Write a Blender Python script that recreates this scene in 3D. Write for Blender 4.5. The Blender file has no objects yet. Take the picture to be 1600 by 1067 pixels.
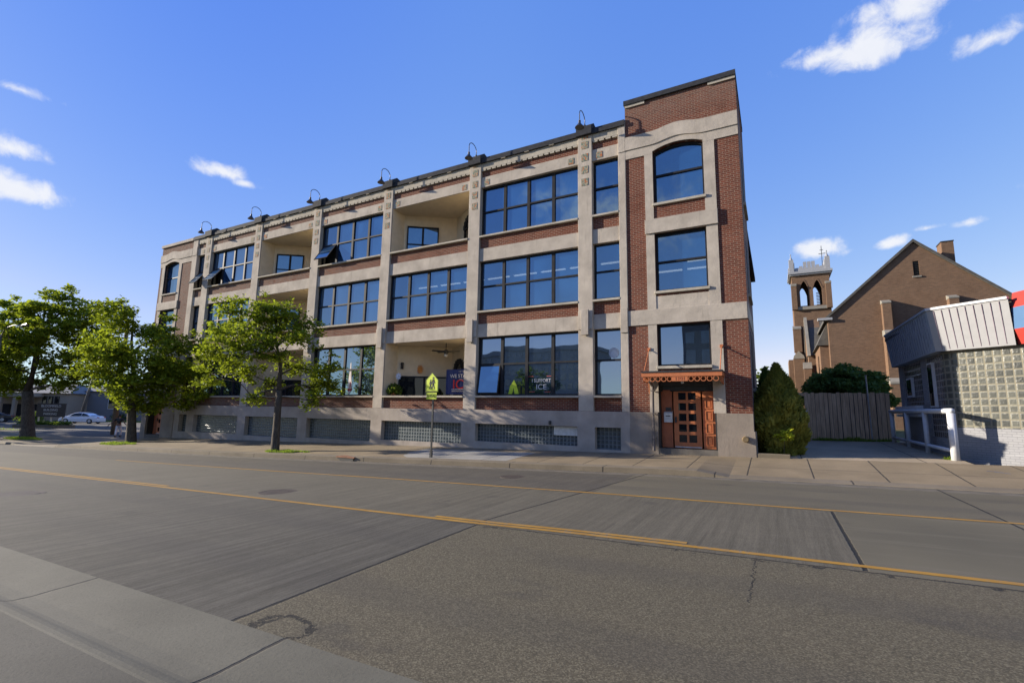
import bpy, bmesh, math, random
from math import radians, sin, cos, pi, sqrt, atan2
from mathutils import Vector, Matrix
rnd = random.Random(7)
S = bpy.context.scene
COL = S.collection

# ---------------------------------------------------------------- camera
cam_d = bpy.data.cameras.new("Camera")
cam = bpy.data.objects.new("Camera", cam_d); COL.objects.link(cam)
cam_d.sensor_width = 36.0; cam_d.lens = 756.5 / 1600 * 36
cam_d.clip_start = 0.05; cam_d.clip_end = 6000
yaw, pitch, roll = radians(28.571), radians(8.225), radians(.962)
F_ = Vector((-sin(yaw)*cos(pitch), cos(yaw)*cos(pitch), sin(pitch)))
r0 = Vector((cos(yaw), sin(yaw), 0)); u0 = r0.cross(F_)
R_ = cos(roll)*r0 + sin(roll)*u0; U_ = -sin(roll)*r0 + cos(roll)*u0
M = Matrix((R_, U_, -F_)).transposed().to_4x4(); M.translation = Vector((0, -17.632, 1.6))
cam.matrix_world = M
S.camera = cam
S.render.resolution_x, S.render.resolution_y = 1024, 682
S.view_settings.view_transform = 'Standard'; S.view_settings.look = 'None'
S.view_settings.exposure = 1.2; S.view_settings.gamma = 1.0
S.cycles.max_bounces = 8; S.cycles.transparent_max_bounces = 8

# ---------------------------------------------------------------- sun
SUN = Vector((-3.7, -1.0, 1.1)).normalized()
sd = bpy.data.lights.new("Sun", 'SUN'); sd.energy = 4.9; sd.angle = radians(.53); sd.color = (1, .9, .76)
sun = bpy.data.objects.new("Sun", sd); COL.objects.link(sun); sun.location = (-30, -30, 40)
sun.rotation_euler = SUN.to_track_quat('Z', 'Y').to_euler()

# ---------------------------------------------------------------- node helper
class NT:
    def __init__(s, tree): s.t = tree; s.n = tree.nodes; s.l = tree.links
    def node(s, typ, **kw):
        n = s.n.new(typ)
        for k, v in kw.items(): setattr(n, k, v)
        return n
    def put(s, sock, v):
        if isinstance(v, bpy.types.NodeSocket): s.l.new(v, sock)
        elif v is not None:
            if isinstance(v, (tuple, list)) and len(v) == 3 and sock.type == 'RGBA': v = (*v, 1)
            sock.default_value = v
    def m(s, op, a, b=None, c=None, clamp=False):
        n = s.node('ShaderNodeMath', operation=op); n.use_clamp = clamp
        for i, v in enumerate((a, b, c)):
            if v is not None: s.put(n.inputs[i], v)
        return n.outputs[0]
    def mix(s, f, a, b, mode='MIX'):
        n = s.node('ShaderNodeMix', data_type='RGBA', blend_type=mode)
        s.put(n.inputs['Factor'], f); s.put(n.inputs[6], a); s.put(n.inputs[7], b)
        return n.outputs[2]
    def noise(s, vec, scale, detail=4, rough=.55, dist=0.0, out=0):
        n = s.node('ShaderNodeTexNoise'); s.put(n.inputs['Vector'], vec)
        n.inputs['Scale'].default_value = scale; n.inputs['Detail'].default_value = detail
        n.inputs['Roughness'].default_value = rough; n.inputs['Distortion'].default_value = dist
        return n.outputs[out]
    def ramp(s, f, stops):
        n = s.node('ShaderNodeValToRGB'); s.put(n.inputs[0], f); e = n.color_ramp.elements
        while len(e) < len(stops): e.new(.5)
        for i, (p, c) in enumerate(stops):
            e[i].position = p; e[i].color = (*c, 1) if isinstance(c, (tuple, list)) else (c, c, c, 1)
        return n.outputs[0]
    def step(s, x, a, b):       # smooth 0..1
        n = s.node('ShaderNodeMapRange', interpolation_type='SMOOTHSTEP'); s.put(n.inputs[0], x)
        s.put(n.inputs[1], a); s.put(n.inputs[2], b); return n.outputs[0]
    def xyz(s, v):
        n = s.node('ShaderNodeSeparateXYZ'); s.put(n.inputs[0], v); return n.outputs
    def comb(s, x, y, z):
        n = s.node('ShaderNodeCombineXYZ'); s.put(n.inputs[0], x); s.put(n.inputs[1], y); s.put(n.inputs[2], z); return n.outputs[0]
    def obj(s): return s.node('ShaderNodeTexCoord').outputs['Object']
    def pos(s): return s.node('ShaderNodeNewGeometry').outputs['Position']
    def bump(s, h, strength=.3, dist=.02):
        n = s.node('ShaderNodeBump'); n.inputs['Strength'].default_value = strength; n.inputs['Distance'].default_value = dist
        s.put(n.inputs['Height'], h); return n.outputs[0]

def newmat(name):
    m = bpy.data.materials.new(name); m.use_nodes = True
    m.node_tree.nodes.clear(); t = NT(m.node_tree)
    out = t.node('ShaderNodeOutputMaterial'); b = t.node('ShaderNodeBsdfPrincipled')
    t.l.new(b.outputs[0], out.inputs[0]); t.out = out; t.b = b
    return m, t
def setb(t, col=None, rough=None, metal=None, spec=None, normal=None, ior=None):
    for k, v in (('Base Color', col), ('Roughness', rough), ('Metallic', metal), ('Specular IOR Level', spec), ('Normal', normal), ('IOR', ior)):
        if v is not None: t.put(t.b.inputs[k], v)
def plain(name, col, rough=.6, metal=0.0, var=.25, scale=6, spec=.4):
    m, t = newmat(name); p = t.pos()
    n = t.noise(p, scale, 5, .6)
    lo = tuple(c*(1-var) for c in col); hi = tuple(min(1, c*(1+var)) for c in col)
    setb(t, t.ramp(n, [(.3, lo), (.7, hi)]), rough, metal, spec)
    return m

# ---------------------------------------------------------------- world: sky and clouds
W = bpy.data.worlds.new("World"); S.world = W; W.use_nodes = True
w = NT(W.node_tree); W.node_tree.nodes.clear()
sky = w.node('ShaderNodeTexSky', sky_type='NISHITA'); sky.sun_disc = False
sky.sun_elevation = math.asin(SUN.z); sky.sun_rotation = atan2(SUN.x, SUN.y)
sky.altitude = 200; sky.air_density = 1.0; sky.dust_density = .12; sky.ozone_density = 2.6
gen = w.node('ShaderNodeTexCoord').outputs['Generated']
dx_, dy_, dz_ = w.xyz(gen)
az = w.m('MULTIPLY', w.m('ARCTAN2', dx_, dy_), 180/pi)
el = w.m('MULTIPLY', w.m('ARCSINE', dz_), 180/pi)
n1 = w.noise(gen, 26, 9, .62, .35); n2 = w.noise(gen, 9, 3, .5)
tot = None
CL = [(10.5,32.9,4.6,1.9,1.0),(6.0,33.6,3.4,1.1,.9),(13.5,34.8,3.2,2.1,.9),(11.0,35.6,2.6,1.2,.55),(18.8,30.3,2.0,1.0,.8),(4.9,16.4,2.3,1.0,1.0),(7.0,15.9,1.6,.6,.5),
      (10.6,16.1,1.35,.65,.95),(13.3,16.9,.85,.3,.6),(16.2,16.7,1.0,.42,.6),(-61.0,23.2,3.0,1.0,1.0),(-59.0,22.6,1.6,.7,.9),(-75.6,17.3,3.2,1.25,1.15),
      (-79.0,17.0,3.5,1.3,1.1),(-77.0,20.4,2.6,.9,.7),(-76.5,25.0,2.6,.5,.55),(20.8,33.8,2.6,.9,.6),(22,19,2.2,1.2,.6),(-100,25,9,4,.9),(170,30,14,5,.7),(-165,22,12,4,.7),(140,26,12,4,.6),(60,30,10,4,.8)]
for (a, e, sa, se, k) in CL:
    u = w.m('DIVIDE', w.m('SUBTRACT', az, a), sa); v = w.m('DIVIDE', w.m('SUBTRACT', el, e), se)
    v = w.m('MULTIPLY', v, w.m('ADD', 1.0, w.m('MULTIPLY', w.m('LESS_THAN', v, 0.0), .5)))
    r = w.m('SQRT', w.m('ADD', w.m('MULTIPLY', u, u), w.m('MULTIPLY', v, v)))
    q = w.m('MULTIPLY', w.m('SUBTRACT', 1.5, r), k)
    tot = q if tot is None else w.m('MAXIMUM', tot, q)
fld = w.m('ADD', tot, w.m('ADD', w.m('MULTIPLY', w.m('SUBTRACT', n1, .5), 2.3), w.m('MULTIPLY', w.m('SUBTRACT', n2, .5), 1.1)))
cm = w.m('MULTIPLY', w.step(fld, .2, 1.25), w.step(tot, -.25, .35))
hs = w.node('ShaderNodeHueSaturation'); hs.inputs['Saturation'].default_value = 1.12; hs.inputs['Hue'].default_value = .512
w.put(hs.inputs['Color'], sky.outputs[0])
shade = w.m('MULTIPLY', w.noise(gen, 40, 5, .6), .35)
ccol = w.mix(shade, (8.3, 8.4, 8.7), (6.2, 6.6, 7.6))
gain = w.node('ShaderNodeMix', data_type='RGBA', blend_type='MULTIPLY'); gain.inputs['Factor'].default_value = 1.0
w.put(gain.inputs[6], hs.outputs[0]); w.put(gain.inputs[7], (1.05, 1.3, 1.62))
sr_, sg_, sb_ = w.xyz(gain.outputs[2])      # a clear, slightly pale sky: compress the blue and green towards the horizon
tone = lambda v, a, p: w.m('MULTIPLY', w.m('POWER', w.m('MULTIPLY', v, .05), p), a/.05)
g_ = tone(sg_, .857, .655); skyc = w.comb(w.m('MINIMUM', tone(sr_, 2.18, .944), w.m('MULTIPLY', g_, .93)), g_, tone(sb_, .507, .193))
hl = w.m('SQRT', w.m('ADD', w.m('MULTIPLY', dx_, dx_), w.m('MULTIPLY', dy_, dy_))); sh_ = Vector((SUN.x, SUN.y)).normalized()
ca = w.m('DIVIDE', w.m('ADD', w.m('MULTIPLY', dx_, sh_.x), w.m('MULTIPLY', dy_, sh_.y)), w.m('MAXIMUM', hl, .001))
glow = w.step(ca, .2, .85)          # very clear air: little forward glow round the sun
skyc = w.mix(glow, skyc, w.mix(1.0, skyc, (.57, .69, .97), 'MULTIPLY'))
skycol = w.mix(w.m('MULTIPLY', cm, .93), skyc, ccol)
bg = w.node('ShaderNodeBackground'); w.put(bg.inputs[0], skycol); bg.inputs[1].default_value = .05
wo = w.node('ShaderNodeOutputWorld'); w.l.new(bg.outputs[0], wo.inputs[0])

# ---------------------------------------------------------------- mesh helper
class MB:
    def __init__(s): s.v = []; s.f = []; s.mi = []
    def quad(s, *p, mi=0):
        i = len(s.v); s.v += [tuple(q) for q in p]; s.f.append(tuple(range(i, i+len(p)))); s.mi.append(mi); return s
    def box(s, x0, x1, y0, y1, z0, z1, mi=0):
        i = len(s.v)
        s.v += [(x0,y0,z0),(x1,y0,z0),(x1,y1,z0),(x0,y1,z0),(x0,y0,z1),(x1,y0,z1),(x1,y1,z1),(x0,y1,z1)]
        for f in ((0,3,2,1),(4,5,6,7),(0,1,5,4),(1,2,6,5),(2,3,7,6),(3,0,4,7)):
            s.f.append(tuple(i+k for k in f)); s.mi.append(mi)
        return s
    def obox(s, c, ax, ay, az, mi=0):      # oriented box, half axes
        c = Vector(c); ax = Vector(ax); ay = Vector(ay); az = Vector(az); i = len(s.v)
        for (a, b, d) in ((-1,-1,-1),(1,-1,-1),(1,1,-1),(-1,1,-1),(-1,-1,1),(1,-1,1),(1,1,1),(-1,1,1)):
            s.v.append(tuple(c + a*ax + b*ay + d*az))
        for f in ((0,3,2,1),(4,5,6,7),(0,1,5,4),(1,2,6,5),(2,3,7,6),(3,0,4,7)):
            s.f.append(tuple(i+k for k in f)); s.mi.append(mi)
        return s
    def prism(s, pts, y0, y1, mi=0, axis='y'):  # polygon in (x,z) swept along y  (or (x,y) swept along z)
        i = len(s.v); n = len(pts)
        if axis == 'y': s.v += [(p[0], y0, p[1]) for p in pts] + [(p[0], y1, p[1]) for p in pts]
        elif axis == 'x': s.v += [(y0, p[0], p[1]) for p in pts] + [(y1, p[0], p[1]) for p in pts]
        else: s.v += [(p[0], p[1], y0) for p in pts] + [(p[0], p[1], y1) for p in pts]
        s.f.append(tuple(i+k for k in range(n))); s.f.append(tuple(i+n+k for k in reversed(range(n)))); s.mi += [mi, mi]
        for k in range(n):
            s.f.append((i+k, i+n+k, i+n+(k+1) % n, i+(k+1) % n)); s.mi.append(mi)
        return s
    def tube(s, pts, rads, n=8, mi=0, cap=True):
        pts = [Vector(p) for p in pts]
        if not isinstance(rads, (list, tuple)): rads = [rads]*len(pts)
        base = len(s.v); up = Vector((0, 0, 1))
        for k, p in enumerate(pts):
            d = (pts[min(k+1, len(pts)-1)] - pts[max(k-1, 0)]).normalized()
            a = d.cross(up)
            if a.length < .05: a = d.cross(Vector((1, 0, 0)))
            a.normalize(); b = d.cross(a)
            for j in range(n):
                t = 2*pi*j/n; s.v.append(tuple(p + rads[k]*(cos(t)*a + sin(t)*b)))
        for k in range(len(pts)-1):
            for j in range(n):
                j2 = (j+1) % n
                s.f.append((base+k*n+j, base+k*n+j2, base+(k+1)*n+j2, base+(k+1)*n+j)); s.mi.append(mi)
        if cap:
            s.f.append(tuple(base+j for j in reversed(range(n)))); s.f.append(tuple(base+(len(pts)-1)*n+j for j in range(n))); s.mi += [mi, mi]
        return s
    def lathe(s, prof, c, n=16, mi=0, axis='z'):
        base = len(s.v); c = Vector(c)
        for (r, h) in prof:
            for j in range(n):
                t = 2*pi*j/n
                q = Vector((r*cos(t), r*sin(t), h)) if axis == 'z' else (Vector((r*cos(t), h, r*sin(t))) if axis == 'y' else Vector((h, r*cos(t), r*sin(t))))
                s.v.append(tuple(c+q))
        for k in range(len(prof)-1):
            for j in range(n):
                j2 = (j+1) % n
                s.f.append((base+k*n+j, base+k*n+j2, base+(k+1)*n+j2, base+(k+1)*n+j)); s.mi.append(mi)
        s.f.append(tuple(base+j for j in reversed(range(n)))); s.f.append(tuple(base+(len(prof)-1)*n+j for j in range(n))); s.mi += [mi, mi]
        return s
    def strips(s, xs, zlo, zhi, holes, y0, y1, mi=0):
        """wall in the xz plane, thickness y0..y1, holes=[(xa, xb, zbottom, ztop_func)]"""
        fz = lambda f, x: f(x) if callable(f) else f
        for a, b in zip(xs[:-1], xs[1:]):
            mid = (a+b)/2; cur = (zlo, ) ; segs = []
            hs_ = sorted([h for h in holes if h[0] < mid < h[1]], key=lambda h: fz(h[2], mid))
            lo = zlo
            for h in hs_:
                segs.append((lo, h[2])); lo = h[3]
            segs.append((lo, zhi))
            for lo_, hi_ in segs:
                A0, B0, A1, B1 = fz(lo_, a), fz(lo_, b), fz(hi_, a), fz(hi_, b)
                if A1-A0 < 1e-4 and B1-B0 < 1e-4: continue
                i = len(s.v)
                s.v += [(a,y0,A0),(b,y0,B0),(b,y1,B0),(a,y1,A0),(a,y0,A1),(b,y0,B1),(b,y1,B1),(a,y1,A1)]
                for f in ((0,3,2,1),(4,5,6,7),(0,1,5,4),(2,3,7,6)):
                    s.f.append(tuple(i+k for k in f)); s.mi.append(mi)
        for h in holes:
            for x in (h[0], h[1]):
                zb, zt = fz(h[2], x), fz(h[3], x)
                s.quad((x,y0,zb),(x,y1,zb),(x,y1,zt),(x,y0,zt), mi=mi)
        for x in (xs[0], xs[-1]):
            s.quad((x,y0,fz(zlo,x)),(x,y1,fz(zlo,x)),(x,y1,fz(zhi,x)),(x,y0,fz(zhi,x)), mi=mi)
        return s
    def add_mesh(s, me, mat, mi=0):
        i = len(s.v); s.v += [tuple(mat @ v.co) for v in me.vertices]
        for p in me.polygons: s.f.append(tuple(i+k for k in p.vertices)); s.mi.append(mi)
        return s
    def build(s, name, mats, parent=None, smooth=False, bevel=0):
        me = bpy.data.meshes.new(name)
        off = Vector((0, 0, 0)); p = parent
        while p is not None: off += p.location; p = p.parent
        me.from_pydata([(x-off.x, y-off.y, z-off.z) for x, y, z in s.v], [], s.f)
        for m in (mats if isinstance(mats, (list, tuple)) else [mats]): me.materials.append(m)
        me.polygons.foreach_set('material_index', s.mi)
        if smooth: me.polygons.foreach_set('use_smooth', [True]*len(me.polygons))
        me.update()
        o = bpy.data.objects.new(name, me); COL.objects.link(o)
        if parent is not None: o.parent = parent
        if bevel:
            bv = o.modifiers.new('bevel', 'BEVEL'); bv.width = bevel; bv.segments = 2; bv.limit_method = 'ANGLE'
        return o

def root(name, loc, label, cat, group=None):
    o = bpy.data.objects.new(name, None); COL.objects.link(o); o.location = loc; o.empty_display_size = .3
    o['label'] = label; o['category'] = cat
    if group: o['group'] = group
    return o
def tag(o, label, cat, group=None):
    o['label'] = label; o['category'] = cat
    if group: o['group'] = group
    return o
def structure(o, kind='structure'): o['kind'] = kind; return o
def reorigin(o, loc):
    o.data.transform(Matrix.Translation(-Vector(loc))); o.location = loc; return o
def dup(o, loc, label=None, parent=None, rotz=None):
    c = o.copy(); COL.objects.link(c)
    if parent is not None: c.parent = parent
    else: c.location = loc
    if rotz is not None: c.rotation_euler.z = rotz
    if label: c['label'] = label
    for ch in o.children: dup(ch, None, None, c)
    return c
def text_mesh(txt, size, extrude=.004, align='CENTER'):
    cu = bpy.data.curves.new('lettering', 'FONT'); cu.body = txt; cu.size = size; cu.extrude = extrude; cu.align_x = align; cu.align_y = 'CENTER'
    ob = bpy.data.objects.new('lettering', cu); COL.objects.link(ob)
    dg = bpy.context.evaluated_depsgraph_get()
    me = bpy.data.meshes.new_from_object(ob.evaluated_get(dg)); bpy.data.objects.remove(ob); return me
FACE_Y = Matrix(((1,0,0,0),(0,0,-1,0),(0,1,0,0),(0,0,0,1)))   # text in xy -> xz plane facing -Y
def put_text(mb, txt, size, at, sx=1.0, rotz=0.0, extrude=.004, mi=0, bold=0):
    me = text_mesh(txt, size, extrude)
    mb.add_mesh(me, Matrix.Translation(at) @ Matrix.Rotation(rotz, 4, 'Z') @ FACE_Y @ Matrix.Diagonal((sx, 1, 1, 1)), mi)
    bpy.data.meshes.remove(me)

# ---------------------------------------------------------------- materials
def mat_concrete(name, col, grime=.35, rough=.85):
    m, t = newmat(name); p = t.pos()
    n = t.noise(p, 1.3, 6, .6); n2_ = t.noise(p, 22, 5, .65)
    x, y, z = t.xyz(p)
    streak = t.noise(t.comb(t.m('MULTIPLY', x, 3.0), t.m('MULTIPLY', y, 3.0), t.m('MULTIPLY', z, .35)), 2.2, 4, .6)
    c = t.ramp(n, [(.3, tuple(v*.76 for v in col)), (.7, tuple(min(1, v*1.12) for v in col))])
    c = t.mix(t.m('MULTIPLY', t.step(streak, .55, .8), grime), c, tuple(v*.5 for v in col))
    pits = t.step(t.noise(p, 7.5, 6, .7), .66, .74)
    c = t.mix(t.m('MULTIPLY', pits, .35), c, tuple(v*.55 for v in col))
    h = t.m('ADD', t.m('MULTIPLY', n2_, .6), t.m('MULTIPLY', t.noise(p, 5, 3, .5), .7))
    setb(t, c, .95, 0, .08, t.bump(h, .6, .016)); return m
def mat_brick(name, c1, c2, mortar, bw=.215, rh=.072, ms=.009, blotch=.5, bumpd=.012, greying=None, off=.5, rough=.95, spec=.05, ux=1.0, uy=1.0, wcol=None):
    m, t = newmat(name); p = t.pos(); x, y, z = t.xyz(p)
    v = t.comb(t.m('ADD', t.m('MULTIPLY', x, ux), t.m('MULTIPLY', y, uy)), z, 0.0)
    b = t.node('ShaderNodeTexBrick'); b.offset = off
    t.put(b.inputs['Vector'], v); b.inputs['Scale'].default_value = 1
    b.inputs['Brick Width'].default_value = bw; b.inputs['Row Height'].default_value = rh
    b.inputs['Mortar Size'].default_value = ms; b.inputs['Mortar Smooth'].default_value = .2; b.inputs['Bias'].default_value = -.1
    t.put(b.inputs['Color1'], c1); t.put(b.inputs['Color2'], c2); t.put(b.inputs['Mortar'], mortar)
    n = t.noise(p, .9, 6, .6)
    c = t.mix(t.m('MULTIPLY', t.step(n, .45, .75), blotch), b.outputs[0], tuple(v*.5 for v in c1))
    n3 = t.noise(t.comb(t.m('MULTIPLY', t.m('ADD', x, y), 4.6), t.m('MULTIPLY', z, 13.5), 0.0), 1, 2, .7)
    c = t.mix(t.m('MULTIPLY', t.step(n3, .5, .8), .3), c, tuple(min(1, v*1.7) for v in c1))
    if greying: c = t.mix(t.m('MULTIPLY', greying(t, x, y, z, p), .8), c, wcol or mortar)
    h = t.m('ADD', t.m('MULTIPLY', t.m('SUBTRACT', 1.0, b.outputs['Fac']), 1.0), t.m('MULTIPLY', t.noise(p, 30, 3), .35))
    setb(t, c, rough, 0, spec, t.bump(h, .7, bumpd)); return m
def loft_glare_wear(t, x, y, z, p):
    far = t.m('MULTIPLY', t.step(x, -6, -33), .95)  # mortar smears plus painted glare of grazing light, stronger to the left
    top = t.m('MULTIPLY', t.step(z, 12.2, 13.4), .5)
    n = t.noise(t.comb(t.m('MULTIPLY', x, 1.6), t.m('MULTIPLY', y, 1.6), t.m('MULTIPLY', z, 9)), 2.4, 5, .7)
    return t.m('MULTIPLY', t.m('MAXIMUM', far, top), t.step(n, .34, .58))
M_CONC = mat_concrete('painted_concrete', (.41, .36, .297), .5)
M_CONC2 = mat_concrete('base_concrete', (.345, .30, .255), .5)
M_SILL = mat_concrete('sill_stone', (.40, .36, .29), .2)
M_PLINTH = mat_concrete('plinth_concrete', (.25, .21, .17), .5)
M_BRICK = mat_brick('red_brick', (.162, .052, .032), (.098, .032, .023), (.225, .16, .12), greying=loft_glare_wear, wcol=(.175, .145, .12))
M_CHBRICK = mat_brick('church_brick', (.175, .104, .064), (.128, .077, .05), (.15, .112, .082), .3, .1, .012, .4, .01)
M_WBRICK = mat_brick('white_painted_brick', (.26, .26, .265), (.24, .24, .25), (.2, .2, .21), .2, .067, .006, .15, .012, ux=.8, uy=-.6)
M_SIDEBRICK = mat_brick('side_brick', (.24, .16, .14), (.17, .12, .11), (.3, .27, .25))
M_FRAME = plain('bronze_window_frame', (.022, .022, .024), .6, spec=.12)
M_COPING = plain('dark_metal_coping', (.04, .041, .045), .8, spec=.08)
M_CREAM = plain('cream_stucco', (.56, .47, .33), .85, var=.08, scale=3)
M_DARKMETAL = plain('dark_metal', (.03, .03, .03), .45)
M_RUST = plain('orange_paint', (.40, .128, .046), .55, var=.12, scale=5)
M_RUSTDK = plain('orange_paint_panel', (.31, .092, .036), .55, var=.15, scale=5)
M_UNLIT = plain('unlit_black', (.02, .02, .022), .9)  # near-black colour stands in for shade in rooms, porches and gaps
M_GREYBOX = plain('grey_enamel', (.5, .5, .48), .4)
M_WHITEP = plain('white_paint', (.5, .5, .5), .45, var=.07, scale=9)
M_BLACK = plain('black_paint', (.015, .015, .015), .5)
def mat_glass(name, base=(.016, .036, .075), ior=2.1, rough=.015, tint=(1,1,1), see=0.0):
    m, t = newmat(name); p = t.pos()
    n = t.noise(p, .7, 3, .5)
    setb(t, t.ramp(n, [(.35, tuple(v*.7 for v in base)), (.65, tuple(v*1.35 for v in base))]), rough, 0, .5, None, ior)
    t.b.inputs['Specular Tint'].default_value = (*tint, 1)
    wv = t.noise(p, .9, 1, .4)
    t.put(t.b.inputs['Normal'], t.bump(wv, .06, .05))
    if see:
        tr = t.node('ShaderNodeBsdfTransparent'); t.put(tr.inputs[0], (.75, .9, 1.0)); mx = t.node('ShaderNodeMixShader'); mx.inputs[0].default_value = see
        t.l.new(t.b.outputs[0], mx.inputs[1]); t.l.new(tr.outputs[0], mx.inputs[2]); t.l.new(mx.outputs[0], t.out.inputs[0])
    return m
M_GLASS = mat_glass('window_glass', (.012, .04, .1), 3.2, .015, (.58, .82, 1))
M_GLASSIN = mat_glass('clear_window_glass', (.012, .045, .115), 3.4, .015, (.58, .82, 1), .12)
M_GLASSLO = mat_glass('ground_floor_glass', (.012, .02, .03), 3.9, .015, (.66, .83, 1))
M_DARKGLASS = mat_glass('dark_door_glass', (.008, .009, .011), 1.5)
def mat_glassblock(name, size, c1, c2, mortar, ms, ux=1.0, uy=1.0, vert=0):
    m, t = newmat(name); p = t.pos(); x, y, z = t.xyz(p); x = t.m('MULTIPLY', x, ux); y = t.m('MULTIPLY', y, uy)
    v = t.comb(t.m('ADD', x, y), z, 0.0)
    b = t.node('ShaderNodeTexBrick'); b.offset = 0
    t.put(b.inputs['Vector'], v); b.inputs['Scale'].default_value = 1
    b.inputs['Brick Width'].default_value = size; b.inputs['Row Height'].default_value = size
    b.inputs['Mortar Size'].default_value = ms; b.inputs['Mortar Smooth'].default_value = .15
    t.put(b.inputs['Color1'], c1); t.put(b.inputs['Color2'], c2); t.put(b.inputs['Mortar'], mortar)
    f = b.outputs['Fac']
    fx = t.m('ABSOLUTE', t.m('SUBTRACT', t.m('FRACT', t.m('DIVIDE', t.m('ADD', x, y), size)), .5))
    fz = t.m('ABSOLUTE', t.m('SUBTRACT', t.m('FRACT', t.m('DIVIDE', z, size)), .5))
    inner = t.step(t.m('MAXIMUM', fx, fz), .4, .28)
    c = t.mix(t.m('MULTIPLY', inner, .6), b.outputs[0], tuple(v*.25 for v in c1))
    if vert: c = t.mix(t.step(fx, .43, .47), c, tuple(v*1.25 for v in mortar))
    n = t.noise(p, 14, 3, .6)
    h = t.m('ADD', t.m('SUBTRACT', 1.0, f), t.m('ADD', t.m('MULTIPLY', inner, .5), t.m('MULTIPLY', n, .7)))
    setb(t, c, t.m('ADD', .22, t.m('MULTIPLY', f, .6)), 0, .4, t.bump(h, .6, .02)); return m
M_GBLOCK = mat_glassblock('glass_block', .152, (.06, .082, .092), (.10, .122, .13), (.15, .16, .16), .007, vert=1)
M_GBLOCK2 = mat_glassblock('large_glass_block', .2, (.085, .088, .078), (.2, .2, .165), (.185, .165, .115), .013, .8, -.6)
def mat_leaf(name, c0, c1, trans=.45):
    m, t = newmat(name)
    g = t.node('ShaderNodeNewGeometry'); rpi = g.outputs['Random Per Island']
    big = t.noise(t.pos(), .55, 3, .5)
    f = t.m('ADD', t.m('MULTIPLY', rpi, .6), t.m('MULTIPLY', t.step(big, .35, .65), .4))
    c = t.mix(f, c0, c1)
    setb(t, c, .65, 0, .12)
    tr = t.node('ShaderNodeBsdfTranslucent'); t.put(tr.inputs[0], t.mix(.5, c, (c1[0]*1.5, c1[1]*1.5, c1[2])))
    mx = t.node('ShaderNodeMixShader'); mx.inputs[0].default_value = trans
    t.l.new(t.b.outputs[0], mx.inputs[1]); t.l.new(tr.outputs[0], mx.inputs[2]); t.l.new(mx.outputs[0], t.out.inputs[0])
    return m
M_LEAF = mat_leaf('maple_leaf', (.08, .125, .012), (.25, .30, .024))
M_LEAFD = mat_leaf('shade_leaf', (.05, .085, .015), (.14, .19, .03))
M_CONIFER = mat_leaf('conifer_spray', (.10, .115, .022), (.32, .30, .06), .3)
M_YEW = mat_leaf('yew_spray', (.055, .10, .024), (.14, .20, .05), .3)
M_LIME = mat_leaf('lime_leaf', (.35, .40, .03), (.5, .52, .05))
M_GRASS = mat_leaf('grass_blade', (.10, .16, .02), (.22, .30, .04), .4)
def mat_bark():
    m, t = newmat('bark'); p = t.pos(); x, y, z = t.xyz(p)
    n = t.noise(t.comb(t.m('MULTIPLY', x, 9), t.m('MULTIPLY', y, 9), t.m('MULTIPLY', z, 1.6)), 2.4, 6, .7)
    setb(t, t.ramp(n, [(.3, (.03, .024, .019)), (.7, (.12, .10, .078))]), .9, 0, .2, t.bump(n, .9, .04)); return m
M_BARK = mat_bark()
def mat_wood(name, c0, c1):
    m, t = newmat(name); p = t.pos(); x, y, z = t.xyz(p)
    n = t.noise(t.comb(t.m('MULTIPLY', x, 8), t.m('MULTIPLY', y, 8), t.m('MULTIPLY', z, .9)), 1.7, 6, .65)
    setb(t, t.ramp(n, [(.3, c0), (.7, c1)]), .85, 0, .2, t.bump(n, .4, .01)); return m
M_FENCE = mat_wood('weathered_wood', (.36, .235, .14), (.68, .48, .31))
M_POLE = mat_wood('utility_pole_wood', (.12, .095, .07), (.26, .21, .16))

# ---------------------------------------------------------------- ground heights
def lerp_tab(x, tab):
    if x <= tab[0][0]: return tab[0][1]
    for (a, va), (b, vb) in zip(tab[:-1], tab[1:]):
        if x <= b: return va + (vb-va)*(x-a)/(b-a)
    return tab[-1][1]
z0 = lambda X: lerp_tab(X, [(-42, -.9), (-36.5, .3-.0215*36.5), (12, .3+.0215*12)])          # along the facade line
kY = lambda X: lerp_tab(X, [(-42, -4.7), (-22, -4.35), (-13, -3.9), (-3, -3.45)])
gR = lambda X: lerp_tab(X, [(-42, -.15), (-20, -.08), (-3, 0)])
base_r = lambda X: .0215*max(-45, min(12, X))
def zroad(X, Y):
    w_ = lerp_tab(Y, [(-15.05, 0), (-11.3, .7), (-8, 1)])
    return base_r(X) + gR(X)*w_
kh = lambda X: lerp_tab(X, [(-44.5, .13), (-43.6, .03), (-38.4, .03), (-37.6, .15), (-2.0, .15), (-1.2, .015)])
zk = lambda X: zroad(X, kY(X)) + kh(X)
def zwalk(X, Y):
    a = kY(X); f = max(0, min(1, (Y-a)/(0-a))); return zk(X) + (z0(X)-zk(X))*f

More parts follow.
